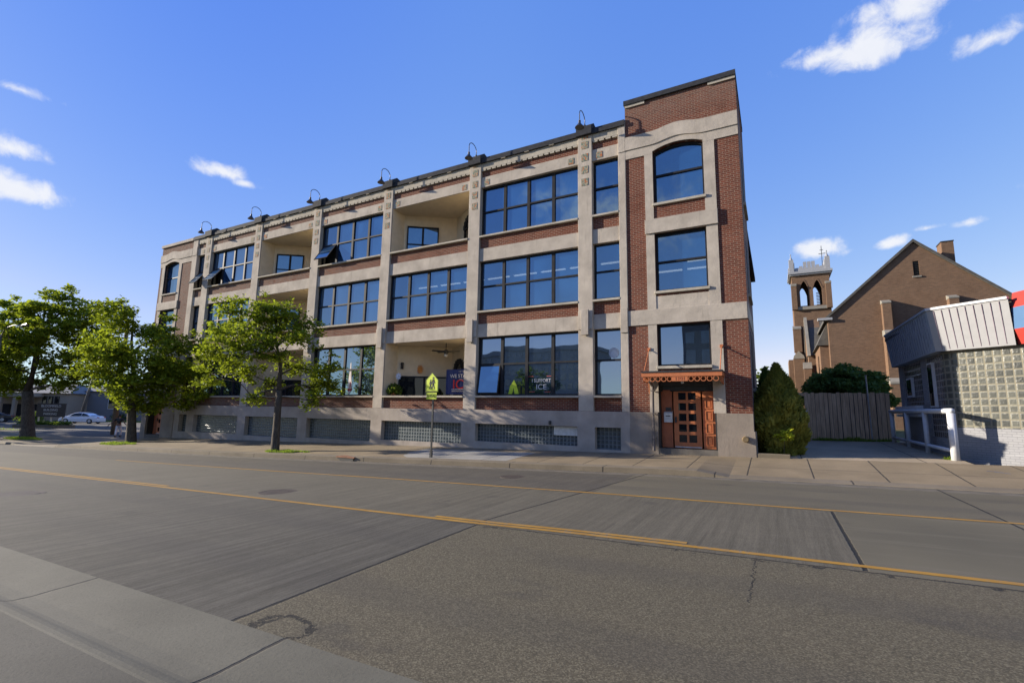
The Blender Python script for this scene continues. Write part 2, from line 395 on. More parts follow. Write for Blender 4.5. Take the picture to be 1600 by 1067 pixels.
# ---------------------------------------------------------------- road materials
def mat_road():
    m, t = newmat('road_surface'); p = t.pos(); x, y, z = t.xyz(p)
    fine = t.noise(p, 70, 5, .8); fine2 = t.noise(p, 160, 2, .6); med = t.noise(p, 3.2, 5, .6); big = t.noise(p, .35, 4, .55)
    agg = t.node('ShaderNodeTexVoronoi'); t.put(agg.inputs['Vector'], p); agg.inputs['Scale'].default_value = 95
    aggv = t.xyz(agg.outputs['Color'])[0]
    # exposed aggregate asphalt
    ca = t.ramp(aggv, [(0, (0.0551, 0.0462, 0.0283)), (.55, (0.0931, 0.0784, 0.0480)), (1, (0.1588, 0.1367, 0.0844))])
    ca = t.mix(t.m('MULTIPLY', t.step(fine, .58, .74), .6), ca, (0.0294, 0.0254, 0.0180))
    ca = t.mix(t.m('MULTIPLY', t.step(big, .4, .7), .22), ca, (0.1176, 0.0940, 0.0600))
    pit = t.step(t.noise(p, 24, 5, .8), .665, .72)
    ca = t.mix(t.m('MULTIPLY', pit, .7), ca, (.025, .023, .02))
    # tined concrete, grooves run across the road (along Y)
    def groove(scale, det): return t.noise(t.comb(t.m('MULTIPLY', x, 1.0), t.m('MULTIPLY', y, .022), 0.0), scale, det, .75)
    wx = t.m('ADD', x, t.m('MULTIPLY', t.m('SUBTRACT', t.noise(t.comb(t.m('MULTIPLY', x, .4), t.m('MULTIPLY', y, .25), 0.0), 1.5, 3), .5), .07))
    def groove(scale, det, yy=.02, rg=.75): return t.noise(t.comb(wx, t.m('MULTIPLY', y, yy), 0.0), scale, det, rg)
    g1 = groove(8, 12, .03, .85); g2 = groove(75, 5, .09, .75); g3 = t.noise(p, 60, 5, .8)
    gg = t.m('ADD', t.m('MULTIPLY', t.m('SUBTRACT', g1, .5), 1.5), t.m('ADD', t.m('MULTIPLY', g2, .7), t.m('MULTIPLY', g3, .55)))
    thin = t.m('MULTIPLY', t.step(groove(9, 2, .012, .4), .64, .70), t.step(t.noise(t.comb(x, t.m('MULTIPLY', y, .3), 0.0), 2, 3), .4, .6))
    ct = t.ramp(gg, [(.42, (.022, .0205, .016)), (.6, (.0585, .0535, .0425)), (.84, (.112, .102, .08))])
    ct = t.mix(t.m('MULTIPLY', t.step(med, .45, .75), .35), ct, (0.0406, 0.0370, 0.0301))
    ct = t.mix(t.m('MULTIPLY', fine2, .12), ct, (0.0936, 0.0862, 0.0686))
    ct = t.mix(t.m('MULTIPLY', thin, .7), ct, (.022, .021, .02))
    # smooth concrete
    cs = t.ramp(big, [(.3, (0.0861, 0.0760, 0.0511)), (.7, (0.1208, 0.1050, 0.0686))])
    cs = t.mix(t.m('MULTIPLY', t.step(fine, .55, .75), .35), cs, (0.0525, 0.0460, 0.0336))
    cs = t.mix(t.m('MULTIPLY', t.step(t.noise(t.comb(t.m('MULTIPLY', x, .18), t.m('MULTIPLY', y, 2.2), 0.0), 2, 4, .6), .5, .72), .35), cs, (0.1575, 0.1380, 0.0968))
    # brownish worn far lane
    cf = t.mix(.5, ct, t.ramp(med, [(.3, (0.0646, 0.0532, 0.0382)), (.7, (0.0997, 0.0836, 0.0595))]))
    def lt(v, e): return t.m('LESS_THAN', v, e)
    wob = t.m('MULTIPLY', t.m('SUBTRACT', t.noise(p, 1.2, 4, .6), .5), .06)
    xw = t.m('ADD', x, wob); yw = t.m('ADD', y, wob)
    near = lt(yw, -11.16); far = t.m('GREATER_THAN', y, -7.55)
    left = lt(xw, t.m('SUBTRACT', -3.98, t.m('MULTIPLY', t.m('ADD', y, 13.), .04)))
    cn = t.mix(left, ca, t.mix(.22, ct, cs))
    cmid = t.mix(lt(x, .73), cs, t.mix(.45, t.mix(1.0, ct, (1.32, 1.27, 1.16), 'MULTIPLY'), cs))
    cfar = t.mix(lt(x, -3.55), t.mix(.45, cs, t.mix(.5, ca, (0.1092, 0.0931, 0.0663))), cf)
    c = t.mix(near, t.mix(far, cmid, cfar), cn)
    def band(y0_): return t.step(t.m('ABSOLUTE', t.m('SUBTRACT', t.m('ADD', y, t.m('MULTIPLY', wob, 6)), y0_)), .42, .12)
    tyre = t.m('MAXIMUM', t.m('MAXIMUM', band(-14.0), band(-12.3)), t.m('MAXIMUM', band(-6.4), band(-4.9)))
    c = t.mix(t.m('MULTIPLY', t.m('MULTIPLY', tyre, .3), t.step(big, .3, .6)), c, (.045, .041, .036))
    oil = t.m('MULTIPLY', t.step(t.noise(t.comb(t.m('MULTIPLY', x, .7), t.m('MULTIPLY', y, 1.2), 3.0), 1.1, 4, .6), .63, .72), .35)
    c = t.mix(oil, c, (.038, .034, .03))
    yk = t.m('ADD', -3.45, t.m('MAXIMUM', -.95, t.m('MULTIPLY', t.m('MINIMUM', 0.0, t.m('ADD', x, 3.0)), .047)))
    pan = t.step(t.m('ADD', t.m('SUBTRACT', y, yk), t.m('MULTIPLY', wob, .6)), -.52, -.48)
    cp_ = t.mix(t.step(t.noise(t.comb(t.m('MULTIPLY', x, .8), t.m('MULTIPLY', y, 3.0), 0.0), 2.2, 6, .7), .42, .66), (.155, .135, .102), (.06, .052, .041))
    c = t.mix(t.m('MULTIPLY', pan, .8), c, cp_)
    dirt = t.m('MULTIPLY', t.step(t.m('SUBTRACT', y, yk), -.16, -.02), t.step(t.noise(p, 3.5, 6, .75), .4, .62))
    c = t.mix(t.m('MULTIPLY', dirt, .75), c, (.028, .023, .018))
    # joints and cracks
    def line(d, wd): return t.m('SUBTRACT', 1.0, t.step(t.m('ABSOLUTE', d), t.m('MULTIPLY', wd, .5), wd))
    jw = t.m('MULTIPLY', t.m('SUBTRACT', t.noise(p, 7, 5, .75), .5), .045)
    j = t.m('MULTIPLY', line(t.m('ADD', t.m('ADD', x, t.m('ADD', 3.98, t.m('MULTIPLY', t.m('ADD', y, 13.), .04))), jw), .028), near)
    j2 = t.m('MULTIPLY', line(t.m('ADD', t.m('ADD', x, t.m('MULTIPLY', t.m('ADD', y, 7.8), -.11)), t.m('ADD', 3.77, jw)), .03), t.m('SUBTRACT', 1.0, near))
    j3 = t.m('MULTIPLY', line(t.m('ADD', t.m('SUBTRACT', x, .73), jw), .028), t.m('MULTIPLY', t.m('SUBTRACT', 1.0, near), t.m('SUBTRACT', 1.0, far)))
    j4 = t.m('MULTIPLY', line(t.m('ADD', t.m('SUBTRACT', x, 3.0), jw), .025), t.m('SUBTRACT', 1.0, near))
    j5 = t.m('MULTIPLY', line(t.m('ADD', t.m('ADD', y, 11.2), jw), .022), t.step(x, -6, -3))
    wig = t.m('MULTIPLY', t.m('SUBTRACT', t.noise(t.comb(0.0, y, 0.0), 2.2, 5, .75), .5), .35)
    ck = t.m('MULTIPLY', line(t.m('ADD', t.m('ADD', x, .3), wig), t.m('MULTIPLY', .017, t.noise(p, 6, 3))), t.m('MULTIPLY', t.m('LESS_THAN', y, -11.2), t.m('GREATER_THAN', y, -12.7)))
    pd = t.m('SQRT', t.m('ADD', t.m('POWER', t.m('ADD', x, 3.45), 2.0), t.m('POWER', t.m('MULTIPLY', t.m('ADD', y, 14.93), 1.6), 2.0)))
    ring = t.m('MULTIPLY', line(t.m('ADD', t.m('SUBTRACT', pd, .27), t.m('MULTIPLY', jw, 7)), .045), t.step(t.noise(p, 26, 3, .7), .38, .47))
    ring2 = t.m('MULTIPLY', line(t.m('ADD', t.m('SUBTRACT', x, -3.62), t.m('MULTIPLY', jw, 7)), .022), t.m('LESS_THAN', pd, .27))
    allj = t.m('MAXIMUM', t.m('MAXIMUM', t.m('MAXIMUM', j, j2), t.m('MAXIMUM', j3, j4)), t.m('MAXIMUM', t.m('MAXIMUM', j5, ck), t.m('MAXIMUM', ring, ring2)))
    edge = t.m('MULTIPLY', t.step(t.m('ABSOLUTE', t.m('ADD', y, 11.24)), .10, .03), t.m('MULTIPLY', t.step(t.noise(p, 5, 5, .75), .55, .62), t.step(x, -4.4, -3.6)))
    allj = t.m('MAXIMUM', allj, edge)
    c = t.mix(t.m('MULTIPLY', allj, .92), c, (.014, .013, .012))
    h = t.m('ADD', t.m('MULTIPLY', t.mix(near, t.mix(.5, g2, fine), t.mix(left, t.mix(.5, fine, aggv), g2)), 1.0), t.m('MULTIPLY', allj, -2.5))
    setb(t, c, .9, 0, .25, t.bump(h, .45, .012)); return m
M_ROAD = mat_road()
def mat_slab(name, col, jx=1.5, ox=0.0, jys=(), warm=0):
    m, t = newmat(name); p = t.pos(); x, y, z = t.xyz(p)
    n = t.noise(p, .8, 5, .6); f = t.noise(p, 45, 4, .7)
    c = t.ramp(n, [(.3, tuple(v*.76 for v in col)), (.7, tuple(v*1.14 for v in col))])
    c = t.mix(t.m('MULTIPLY', t.step(f, .5, .72), .45), c, tuple(v*.5 for v in col))
    c = t.mix(t.m('MULTIPLY', t.step(t.noise(p, 130, 2, .6), .55, .7), .25), c, tuple(min(1, v*1.7) for v in col))
    st = t.step(t.noise(p, 2.6, 6, .7), .58, .75); c = t.mix(t.m('MULTIPLY', st, .35), c, tuple(v*.55 for v in col))
    sp = t.step(t.noise(p, 9, 4, .8), .72, .76); c = t.mix(t.m('MULTIPLY', sp, .5), c, tuple(v*.35 for v in col))
    jw = t.m('MULTIPLY', t.m('SUBTRACT', t.noise(p, 6, 4, .7), .5), .04)
    def line(d, wd): return t.m('SUBTRACT', 1.0, t.step(t.m('ABSOLUTE', d), wd*.5, wd))
    j = None
    if jx:
        fx = t.m('SUBTRACT', t.m('FRACT', t.m('DIVIDE', t.m('ADD', t.m('ADD', x, ox), jw), jx)), .5)
        j = line(t.m('MULTIPLY', fx, jx), .022)
    for jy in jys:
        k = line(t.m('ADD', t.m('SUBTRACT', y, jy), jw), .018); j = k if j is None else t.m('MAXIMUM', j, k)
    if j is not None: c = t.mix(t.m('MULTIPLY', j, .85), c, (.025, .022, .02))
    h = t.m('ADD', f, t.m('MULTIPLY', j, -2.0)) if j is not None else f
    setb(t, c, .88, 0, .25, t.bump(h, .35, .008)); return m
M_WALK = mat_slab('sidewalk_concrete', (.21, .162, .098), 1.52, .02, (-1.75,))
M_KERB = mat_slab('kerb_concrete', (.165, .135, .093), 3.04, .02)
M_GUT = mat_slab('gutter_concrete', (.118, .109, .079), 2.87, 1.815)
M_NEAR = mat_slab('near_sidewalk_concrete', (.095, .087, .065), 0)
M_PATCH = mat_slab('fresh_concrete', (.27, .255, .22), 1.9, .4)
M_LOT = mat_slab('parking_lot_asphalt', (.088, .078, .062), 0)
M_DRIVE = mat_slab('alley_concrete', (.32, .255, .17), 3.0, .9, (3.2, ))
def mat_earth():
    m, t = newmat('earth_and_turf'); p = t.pos(); n = t.noise(p, .5, 6, .65); n2_ = t.noise(p, 20, 3, .6)
    c = t.ramp(n, [(.3, (.055, .075, .025)), (.6, (.11, .10, .05)), (.8, (.14, .115, .075))])
    setb(t, c, .95, 0, .1, t.bump(n2_, .5, .05)); return m
M_EARTH = mat_earth()
def mat_yellow():
    m, t = newmat('yellow_road_paint'); p = t.pos(); x, y, z = t.xyz(p)
    worn = t.step(t.m('ADD', t.noise(p, 24, 5, .8), t.m('MULTIPLY', t.noise(p, 1.5, 3), .4)), .72, .86)
    c = t.mix(t.m('MULTIPLY', worn, .75), t.ramp(t.noise(p, 3, 4), [(.3, (.27, .135, .013)), (.7, (.37, .20, .024))]), (.15, .14, .12))
    setb(t, c, .7, 0, .3); return m
M_YELLOW = mat_yellow()

# ---------------------------------------------------------------- ground meshes
def sheet(name, Xs, Ys, zf, mat, yf=None, kind='structure'):
    mb = MB(); idx = {}
    for i, X in enumerate(Xs):
        for j, Y in enumerate(Ys):
            yy = yf(X, Y) if yf else Y
            idx[i, j] = len(mb.v); mb.v.append((X, yy, zf(X, yy)))
    for i in range(len(Xs)-1):
        for j in range(len(Ys)-1):
            mb.f.append((idx[i,j], idx[i+1,j], idx[i+1,j+1], idx[i,j+1])); mb.mi.append(0)
    return structure(mb.build(name, mat), kind)
def frange(a, b, st):
    n = max(1, round((b-a)/st)); return [a+(b-a)*k/n for k in range(n+1)]
XR = [-400, -200, -120, -80] + frange(-60, 14, 1.0) + [30, 60, 120, 300]
def zground(X, Y):
    a = z0(max(-42, min(12, X))) - .03
    k = lerp_tab(Y, [(-40, -.3), (-20, -.3), (-16.2, -.65), (-1.0, -.65), (.1, -.25), (3, 0)])
    far = max(0, (sqrt(X*X+Y*Y)-300))
    return a + k - .012*far
sheet('ground', [-4000, -1500, -600, -300, -150, -90, -60] + frange(-44, 14, 2.0) + [30, 60, 150, 300, 600, 1500, 4000],
      [-4000, -1500, -600, -200, -60, -40, -20, -16.2, -1.0, .1, 3, 10, 30, 80, 200, 600, 1500, 4000], zground, M_EARTH)
sheet('road', XR, [0, .12, .25, .4, .55, .7, .85, 1], zroad, M_ROAD, lambda X, t_: -15.05 + (kY(X)+15.05)*t_)
sheet('gutter', XR, [-15.68, -15.6, -15.55, -15.4, -15.2, -15.05], lambda X, Y: base_r(X) + lerp_tab(Y, [(-15.68, -.02), (-15.55, -.024), (-15.4, -.016), (-15.05, .002)]), M_GUT)
sheet('near_kerb', XR, [-15.86, -15.84, -15.8, -15.76, -15.72, -15.68], lambda X, Y: base_r(X) + lerp_tab(Y, [(-15.86, .013), (-15.84, .015), (-15.8, .013), (-15.76, .003), (-15.72, -.012), (-15.68, -.02)]), M_GUT)
sheet('near_pavement', XR, [-40, -25, -19, -17, -16.2, -15.86], lambda X, Y: base_r(X) + lerp_tab(Y, [(-40, .12), (-17, .06), (-15.86, .013)]), M_NEAR)
XW = [-400, -200, -120, -80] + frange(-60, -46, 1.0) + [-44.5, -43.6] + frange(-43, -39, 1.0) + [-38.4, -37.6] + frange(-37, -3, 1.0) + [-2.0, -1.2] + frange(-.6, 14, 1.0) + [30, 60, 120, 300]
mb = MB()      # kerb: a vertical face and a 0.4 m wide top
for a, b in zip(XW[:-1], XW[1:]):
    for (fa, fb) in (((0, -.02), (0.015, .95)), ((.015, .95), (.04, 1.0)), ((.04, 1.0), (.42, 1.0))):
        def P(X, q):
            Y = kY(X)+q[0]; zb = zroad(X, kY(X)) ; return (X, Y, zb + kh(X)*q[1] if q[0] < .04 else zwalk(X, Y))
        mb.quad(P(a, fa), P(b, fa), P(b, fb), P(a, fb))
structure(mb.build('kerb', M_KERB))
sheet('sidewalk', XW, [0, .2, .4, .6, .8, 1], zwalk, M_WALK, lambda X, t_: kY(X)+.42 + (.06-kY(X)-.42)*t_)
mb = MB()
for a, b in zip(frange(-13.1, -8.0, .5)[:-1], frange(-13.1, -8.0, .5)[1:]):
    f = lambda X, Y: (X, Y, zwalk(X, Y)+.004)
    ya = lambda X: min(kY(X)+.44, -.2) if X > -12.4 else -3.4+(-12.4-X)*2
    mb.quad(f(a, ya(a)), f(b, ya(b)), f(b, -.9), f(a, -.9))
structure(mb.build('sidewalk_patch', M_PATCH))
zal = lambda X, Y: z0(X) + .034*max(0, min(Y, 9))
sheet('alley', frange(-.66, 4.6, .5), [.06, .5, 1, 3, 5, 7, 9, 14], zal, M_DRIVE)
sheet('parking_lot', [-160, -120, -90, -70, -60, -50, -44, -42, -40, -38.75], [.06, 2, 5, 10, 20, 40, 60], lambda X, Y: z0(X), M_LOT)
def strip_line(name, x0, x1, yf, wd, taper=0):
    mb = MB(); xs = frange(x0, x1, .6)
    for a, b in zip(xs[:-1], xs[1:]):
        ya, yb = yf(a), yf(b)
        mb.quad((a, ya, zroad(a, ya)+.004), (b, yb, zroad(b, yb)+.004), (b, yb+wd, zroad(b, yb+wd)+.004), (a, ya+wd, zroad(a, ya+wd)+.004))
    return structure(mb.build(name, M_YELLOW))
y1f = lambda X: lerp_tab(X, [(-30, -11.2), (-10, -11.12), (-4, -11.1), (-2.6, -11.02), (3, -10.96)]) - .05
y2f = lambda X: lerp_tab(X, [(-24, -7.66), (-14, -7.56), (-9, -7.45), (0, -7.46), (4, -7.33)]) - .05
strip_line('yellow_line', -60, 12, y1f, .105)
strip_line('yellow_line', -5.0, -1.1, lambda X: y1f(X)+.15, .095)
strip_line('yellow_line', -60, -13.0, lambda X: y1f(X)+.17, .095)
strip_line('yellow_line', -23.5, 12, y2f, .105)

mb = MB()      # blue utility mark sprayed on the pavement
for (x, y, dx, dy) in ((4.62, -.98, .16, -.05), (4.74, -1.08, .14, -.09), (4.86, -1.2, .1, -.04)):
    mb.quad(*[(x+u*dx+v*.03, y+u*dy+v*.05, zwalk(x+u*dx, y+u*dy)+.004) for u, v in ((-.5, -.5), (.5, -.3), (.6, .5), (-.4, .4))])
structure(mb.build('utility_mark', plain('blue_marking_paint', (.08, .17, .34), .8)))
# grass tufts round the street trees
def grass(name, cx, cy, rx, ry, n, zf, seed, hgt=.11, rot=0.0):
    r = random.Random(seed); mb = MB()
    for k in range(n):
        a = r.uniform(0, 2*pi); q = sqrt(r.random()); lx, ly = rx*q*cos(a)*(1+.15*sin(3*a)), ry*q*sin(a)
        X = cx + lx*cos(rot)-ly*sin(rot); Y = cy + lx*sin(rot)+ly*cos(rot)
        h = hgt*r.uniform(.5, 1.3)*(1-.4*q); t_ = r.uniform(0, pi); wd = .018
        q2 = sin(X*5.3+seed)*cos(Y*7.1)*.5+.5; h *= .45+.8*q2
        if q > .55 and q2 < .35: continue
        Z = zf(X, Y); dx, dy = wd*cos(t_), wd*sin(t_); lean = r.uniform(-.06, .06), r.uniform(-.06, .06)
        mb.quad((X-dx, Y-dy, Z-.01), (X+dx, Y+dy, Z-.01), (X+lean[0]+dx*.3, Y+lean[1]+dy*.3, Z+h), (X+lean[0]-dx*.3, Y+lean[1]-dy*.3, Z+h))
    return structure(mb.build(name, M_GRASS), 'stuff')
M_LOTSTEP = mat_concrete('step_concrete', (.14, .125, .105), .5)
# ================================================================ LOFT BUILDING
B = root('loft_building', (-19.6, 8, -.2), 'long three storey loft building of red brick and beige concrete with big dark windows', 'building')
ZB = -1.4
W3T, S3, B3, W2T, S2, B2, W1T, S1, B1, GT = 11.715, 9.40, 8.80, 8.21, 5.95, 5.365, 4.787, 2.253, 1.663, 1.077
PIL = [(-33.132,-32.451), (-27.839,-27.198), (-22.558,-21.93), (-17.27,-16.675), (-11.983,-11.37), (-6.658,-6.061)]
NR = (-4.977, -4.688); NL = (-34.65, -34.09)
# concrete piers with their corbels
for (a, b) in PIL:
    mb = MB().box(a, b, 0, .5, B1-.001, 12.86); c = (a+b)/2
    mb.box(a+.004, b-.004, -.045, .002, 4.79, 5.53); mb.box(c-.15, c+.15, -.12, -.04, 4.57, 5.57)
    mb.build('pier', M_CONC, B, bevel=.012)
for (a, b) in (NR, NL):
    mb = MB().box(a, b, -.004, .5, B1-.001, 13.06); mb.box(a+.005, b-.005, -.045, -.002, 4.57, 5.5); mb.box(a+.01, b-.002, -.03, -.002, 11.75, 12.34)
    mb.build('pier', M_CONC, B, bevel=.012)
# ornament tiles
def mat_tile():
    m, t = newmat('glazed_ornament_tile'); p = t.pos(); n = t.noise(p, 16, 2, .6); n2_ = t.noise(p, 11, 2, .5)
    c = t.mix(t.step(n, .44, .52), (.10, .155, .125), (.30, .25, .18)); c = t.mix(t.step(n2_, .56, .60), c, (.34, .13, .06))
    setb(t, c, .85, 0, .1, t.bump(n, .8, .01)); return m
M_TILE = mat_tile()
def tile(mb, x, z, y, w_=.28, h_=.31):
    mb.box(x-w_/2, x+w_/2, y-.012, y+.01, z-h_/2, z+h_/2)
for (a, b) in PIL:
    c = (a+b)/2
    for (x_, z, y_, w_, h_) in ((c, 12.46, 0, .28, .31), (c, 11.92, 0, .28, .31), (c, 11.39, 0, .28, .31), (c, 10.86, 0, .28, .31), (c, 12.79, 0, .28, .1), (a-.32, 11.93, .06, .26, .26), (b+.3, 11.93, .06, .26, .26)):
        mb = MB(); tile(mb, x_, z, y_, w_, h_); mb.build('ornament_tile', M_TILE, B)

def window(x0, x1, z0_, z1_, Y, n, transom=True, glass=None, opened=None, parent=B, top=None, curtain=None, frame=.07, tr=None, ang=52):
    """bronze window: frame mesh with a pane child (and a sash child where one light stands open)"""
    fr = MB(); w_ = (x1-x0)/n; zt = tr if tr is not None else z0_ + (z1_-z0_)*.5
    d0, d1 = Y-.05, Y+.05
    if top is None:
        fr.box(x0, x1, d0, d1, z1_-frame, z1_)
    else:
        xs = frange(x0, x1, (x1-x0)/12)
        fr.strips(xs, lambda x: top(x)-frame*1.3, top, [], d0, d1)
    fr.box(x0, x1, d0, d1, z0_, z0_+frame); zt1 = (lambda x: top(x)-.02) if top else (lambda x: z1_-frame)
    fr.box(x0, x0+frame, d0+.003, d1, z0_+frame, zt1(x0)); fr.box(x1-frame, x1, d0+.003, d1, z0_+frame, zt1(x1))
    for k in range(1, n):
        x = x0 + k*w_; fr.box(x-.065, x+.065, d0+.004, d1, z0_+frame, zt1(x))
    if transom: fr.box(x0+frame, x1-frame, d0+.008, d1, zt-.035, zt+.035)
    o = fr.build('window', M_FRAME, parent)
    g = MB(); rr = random.Random(int((x0*31+z0_*17)*100))
    for k in range(n):
        a, b = x0+k*w_, x0+(k+1)*w_
        rows = [(z0_, zt), (zt, z1_)] if transom else [(z0_, z1_)]
        for ri, (za, zb) in enumerate(rows):
            if opened == k and ri == 0: continue
            e = [rr.uniform(-.009, .009) for _ in range(3)]
            y = Y+.015
            if top and ri == len(rows)-1:
                xs = frange(a, b, (b-a)/10)
                g.quad((a, y, za), *[(x, y, top(x)-.03) for x in []], (b, y, za), *[(x, y, top(x)-.03) for x in reversed(xs)])
            else:
                g.quad((a, y+e[0], za), (b, y+e[1], za), (b, y+e[1]+e[2], zb), (a, y+e[0]+e[2], zb))
    g.build('pane', glass or M_GLASS, o)
    if opened is not None:
        a, b = x0+opened*w_+.07, x0+(opened+1)*w_-.07
        if opened == 0: a = x0+frame
        h = zt-z0_-frame-.03
        an = radians(ang); dn = Vector((0, -sin(an), -cos(an))); nr = Vector((0, -cos(an), sin(an))); c0 = Vector((0, Y-.03, zt-.035))
        s_ = MB(); L = Vector((1, 0, 0))
        for (u0_, u1_, v0_, v1_) in ((a, b, 0, .05), (a, b, h-.05, h), (a, a+.05, .05, h-.05), (b-.05, b, .05, h-.05)):
            cc = c0 + L*((u0_+u1_)/2) + dn*((v0_+v1_)/2); s_.obox(cc, L*((u1_-u0_)/2), dn*((v1_-v0_)/2), nr*.02)
        so = s_.build('open_sash', M_FRAME, o)
        q = MB(); P = lambda u, v: tuple(c0 + L*u + dn*v + nr*.005)
        q.quad(P(a, 0), P(b, 0), P(b, h), P(a, h)); q.build('sash_pane', M_GLASS, o)
        MB().box(a-.06, b+.06, Y+.35, Y+.37, z0_, zt).build('shade_sheet', M_UNLIT, o)  # dark sheet stands in for the unlit room behind the open sash
    return o
def sill(x0, x1, z, y0=-.02, y1=.3): MB().box(x0+.004, x1-.004, y0, y1, z-.085, z-.002).build('sill', M_SILL, B, bevel=.01)

# ---- bays
bays = [('N', -6.061, -4.977, 1, 'www'), ('A', -11.37, -6.658, 4, 'www'), ('B', -16.675, -11.983, 4, 'lwl'), ('C', -21.93, -17.27, 4, 'www'),
        ('D', -27.198, -22.558, 4, 'lll'), ('E', -32.451, -27.839, 4, 'www'), ('M', -34.09, -33.132, 1, 'www')]
GB = dict(N=.27, A=.34, B=.18, C=.07, D=0., E=.02, M=.0)
LEVELS = [(S3, W3T), (S2, W2T), (S1, W1T)]
OPEN = {('C', 0): (0, 33), ('E', 0): (0, 36), ('M', 0): (0, 36), ('A', 2): (0, 9)}
for (nm, xa, xb, n, kinds) in bays:
    # concrete spandrel beams and brick panels
    for (z_a, z_b) in ((W3T, 12.2), (W2T, B3), (W1T, B2)):
        MB().box(xa-.01, xb+.01, .06, .5, z_a, z_b).build('spandrel_beam', M_CONC, B, bevel=.01)
    for (z_a, z_b) in ((12.2, 12.5), (B3, S3-.06), (B2, S2-.06), (B1, S1-.06)):
        MB().box(xa-.01, xb+.01, .12, .45, z_a, z_b).build('brick_panel', M_BRICK, B)
    # cornice with dentils and small blocks
    mb = MB().box(xa-.01, xb+.01, .03, .5, 12.58, 12.87)
    k = max(2, int((xb-xa)/.26)); st = (xb-xa)/k
    for i in range(k): mb.box(xa+st*(i+.13), xa+st*(i+.87), .035, .3, 12.51, 12.58)
    for q in ((.25, .5, .75) if n > 1 else ()):
        x = xa+(xb-xa)*q; mb.box(x-.11, x+.11, -.05, .1, 12.84, 12.95)
    mb.build('cornice', M_SILL, B)
    for fl, (zs, zt) in enumerate(LEVELS):
        sill(xa, xb, zs, -.03 if kinds[fl] == 'l' else -.015)
        if kinds[fl] == 'w':
            op = OPEN.get((nm, fl))
            gl = M_GLASSLO if fl == 2 else (M_GLASSIN if fl == 1 and nm in 'NAB' else M_GLASS)
            window(xa+.0, xb-.0, zs, zt, .26, n, True, gl, opened=op[0] if op else None, ang=op[1] if op else 52, tr=zs+(zt-zs)*(.5 if fl < 2 else .53))
    # glass-block basement window
    zb = GB[nm]
    gbo = MB().box(xa+.05, xb-.05, .24, .3, zb, GT).build('glass_block_window', M_GBLOCK, B)
    MB().box(xa+.05, xb-.05, .3, .5, W3T-.4, W3T).build('lintel', M_CONC2, B) if False else None
# base wall with its openings
mb = MB()
edges = [-34.65]
for nm, xa, xb, n, k in sorted(bays, key=lambda q: q[1]): edges += [xa+.05, xb-.05]
edges.append(-4.688)
holes = [(xa+.05, xb-.05, GB[nm], GT) for nm, xa, xb, n, k in bays]
mb.strips(edges, lambda x: z0(x)-.35, B1-.002, holes, -.002, .5)
mb.build('base_wall', M_CONC2, B)
MB().box(-7.75, -6.72, .16, .235, .72, 1.06).build('vent_panel', M_GREYBOX, B)
MB().box(-7.86, -7.79, -.1, .0, 1.12, 1.27).build('wall_spotlight', M_DARKMETAL, B)

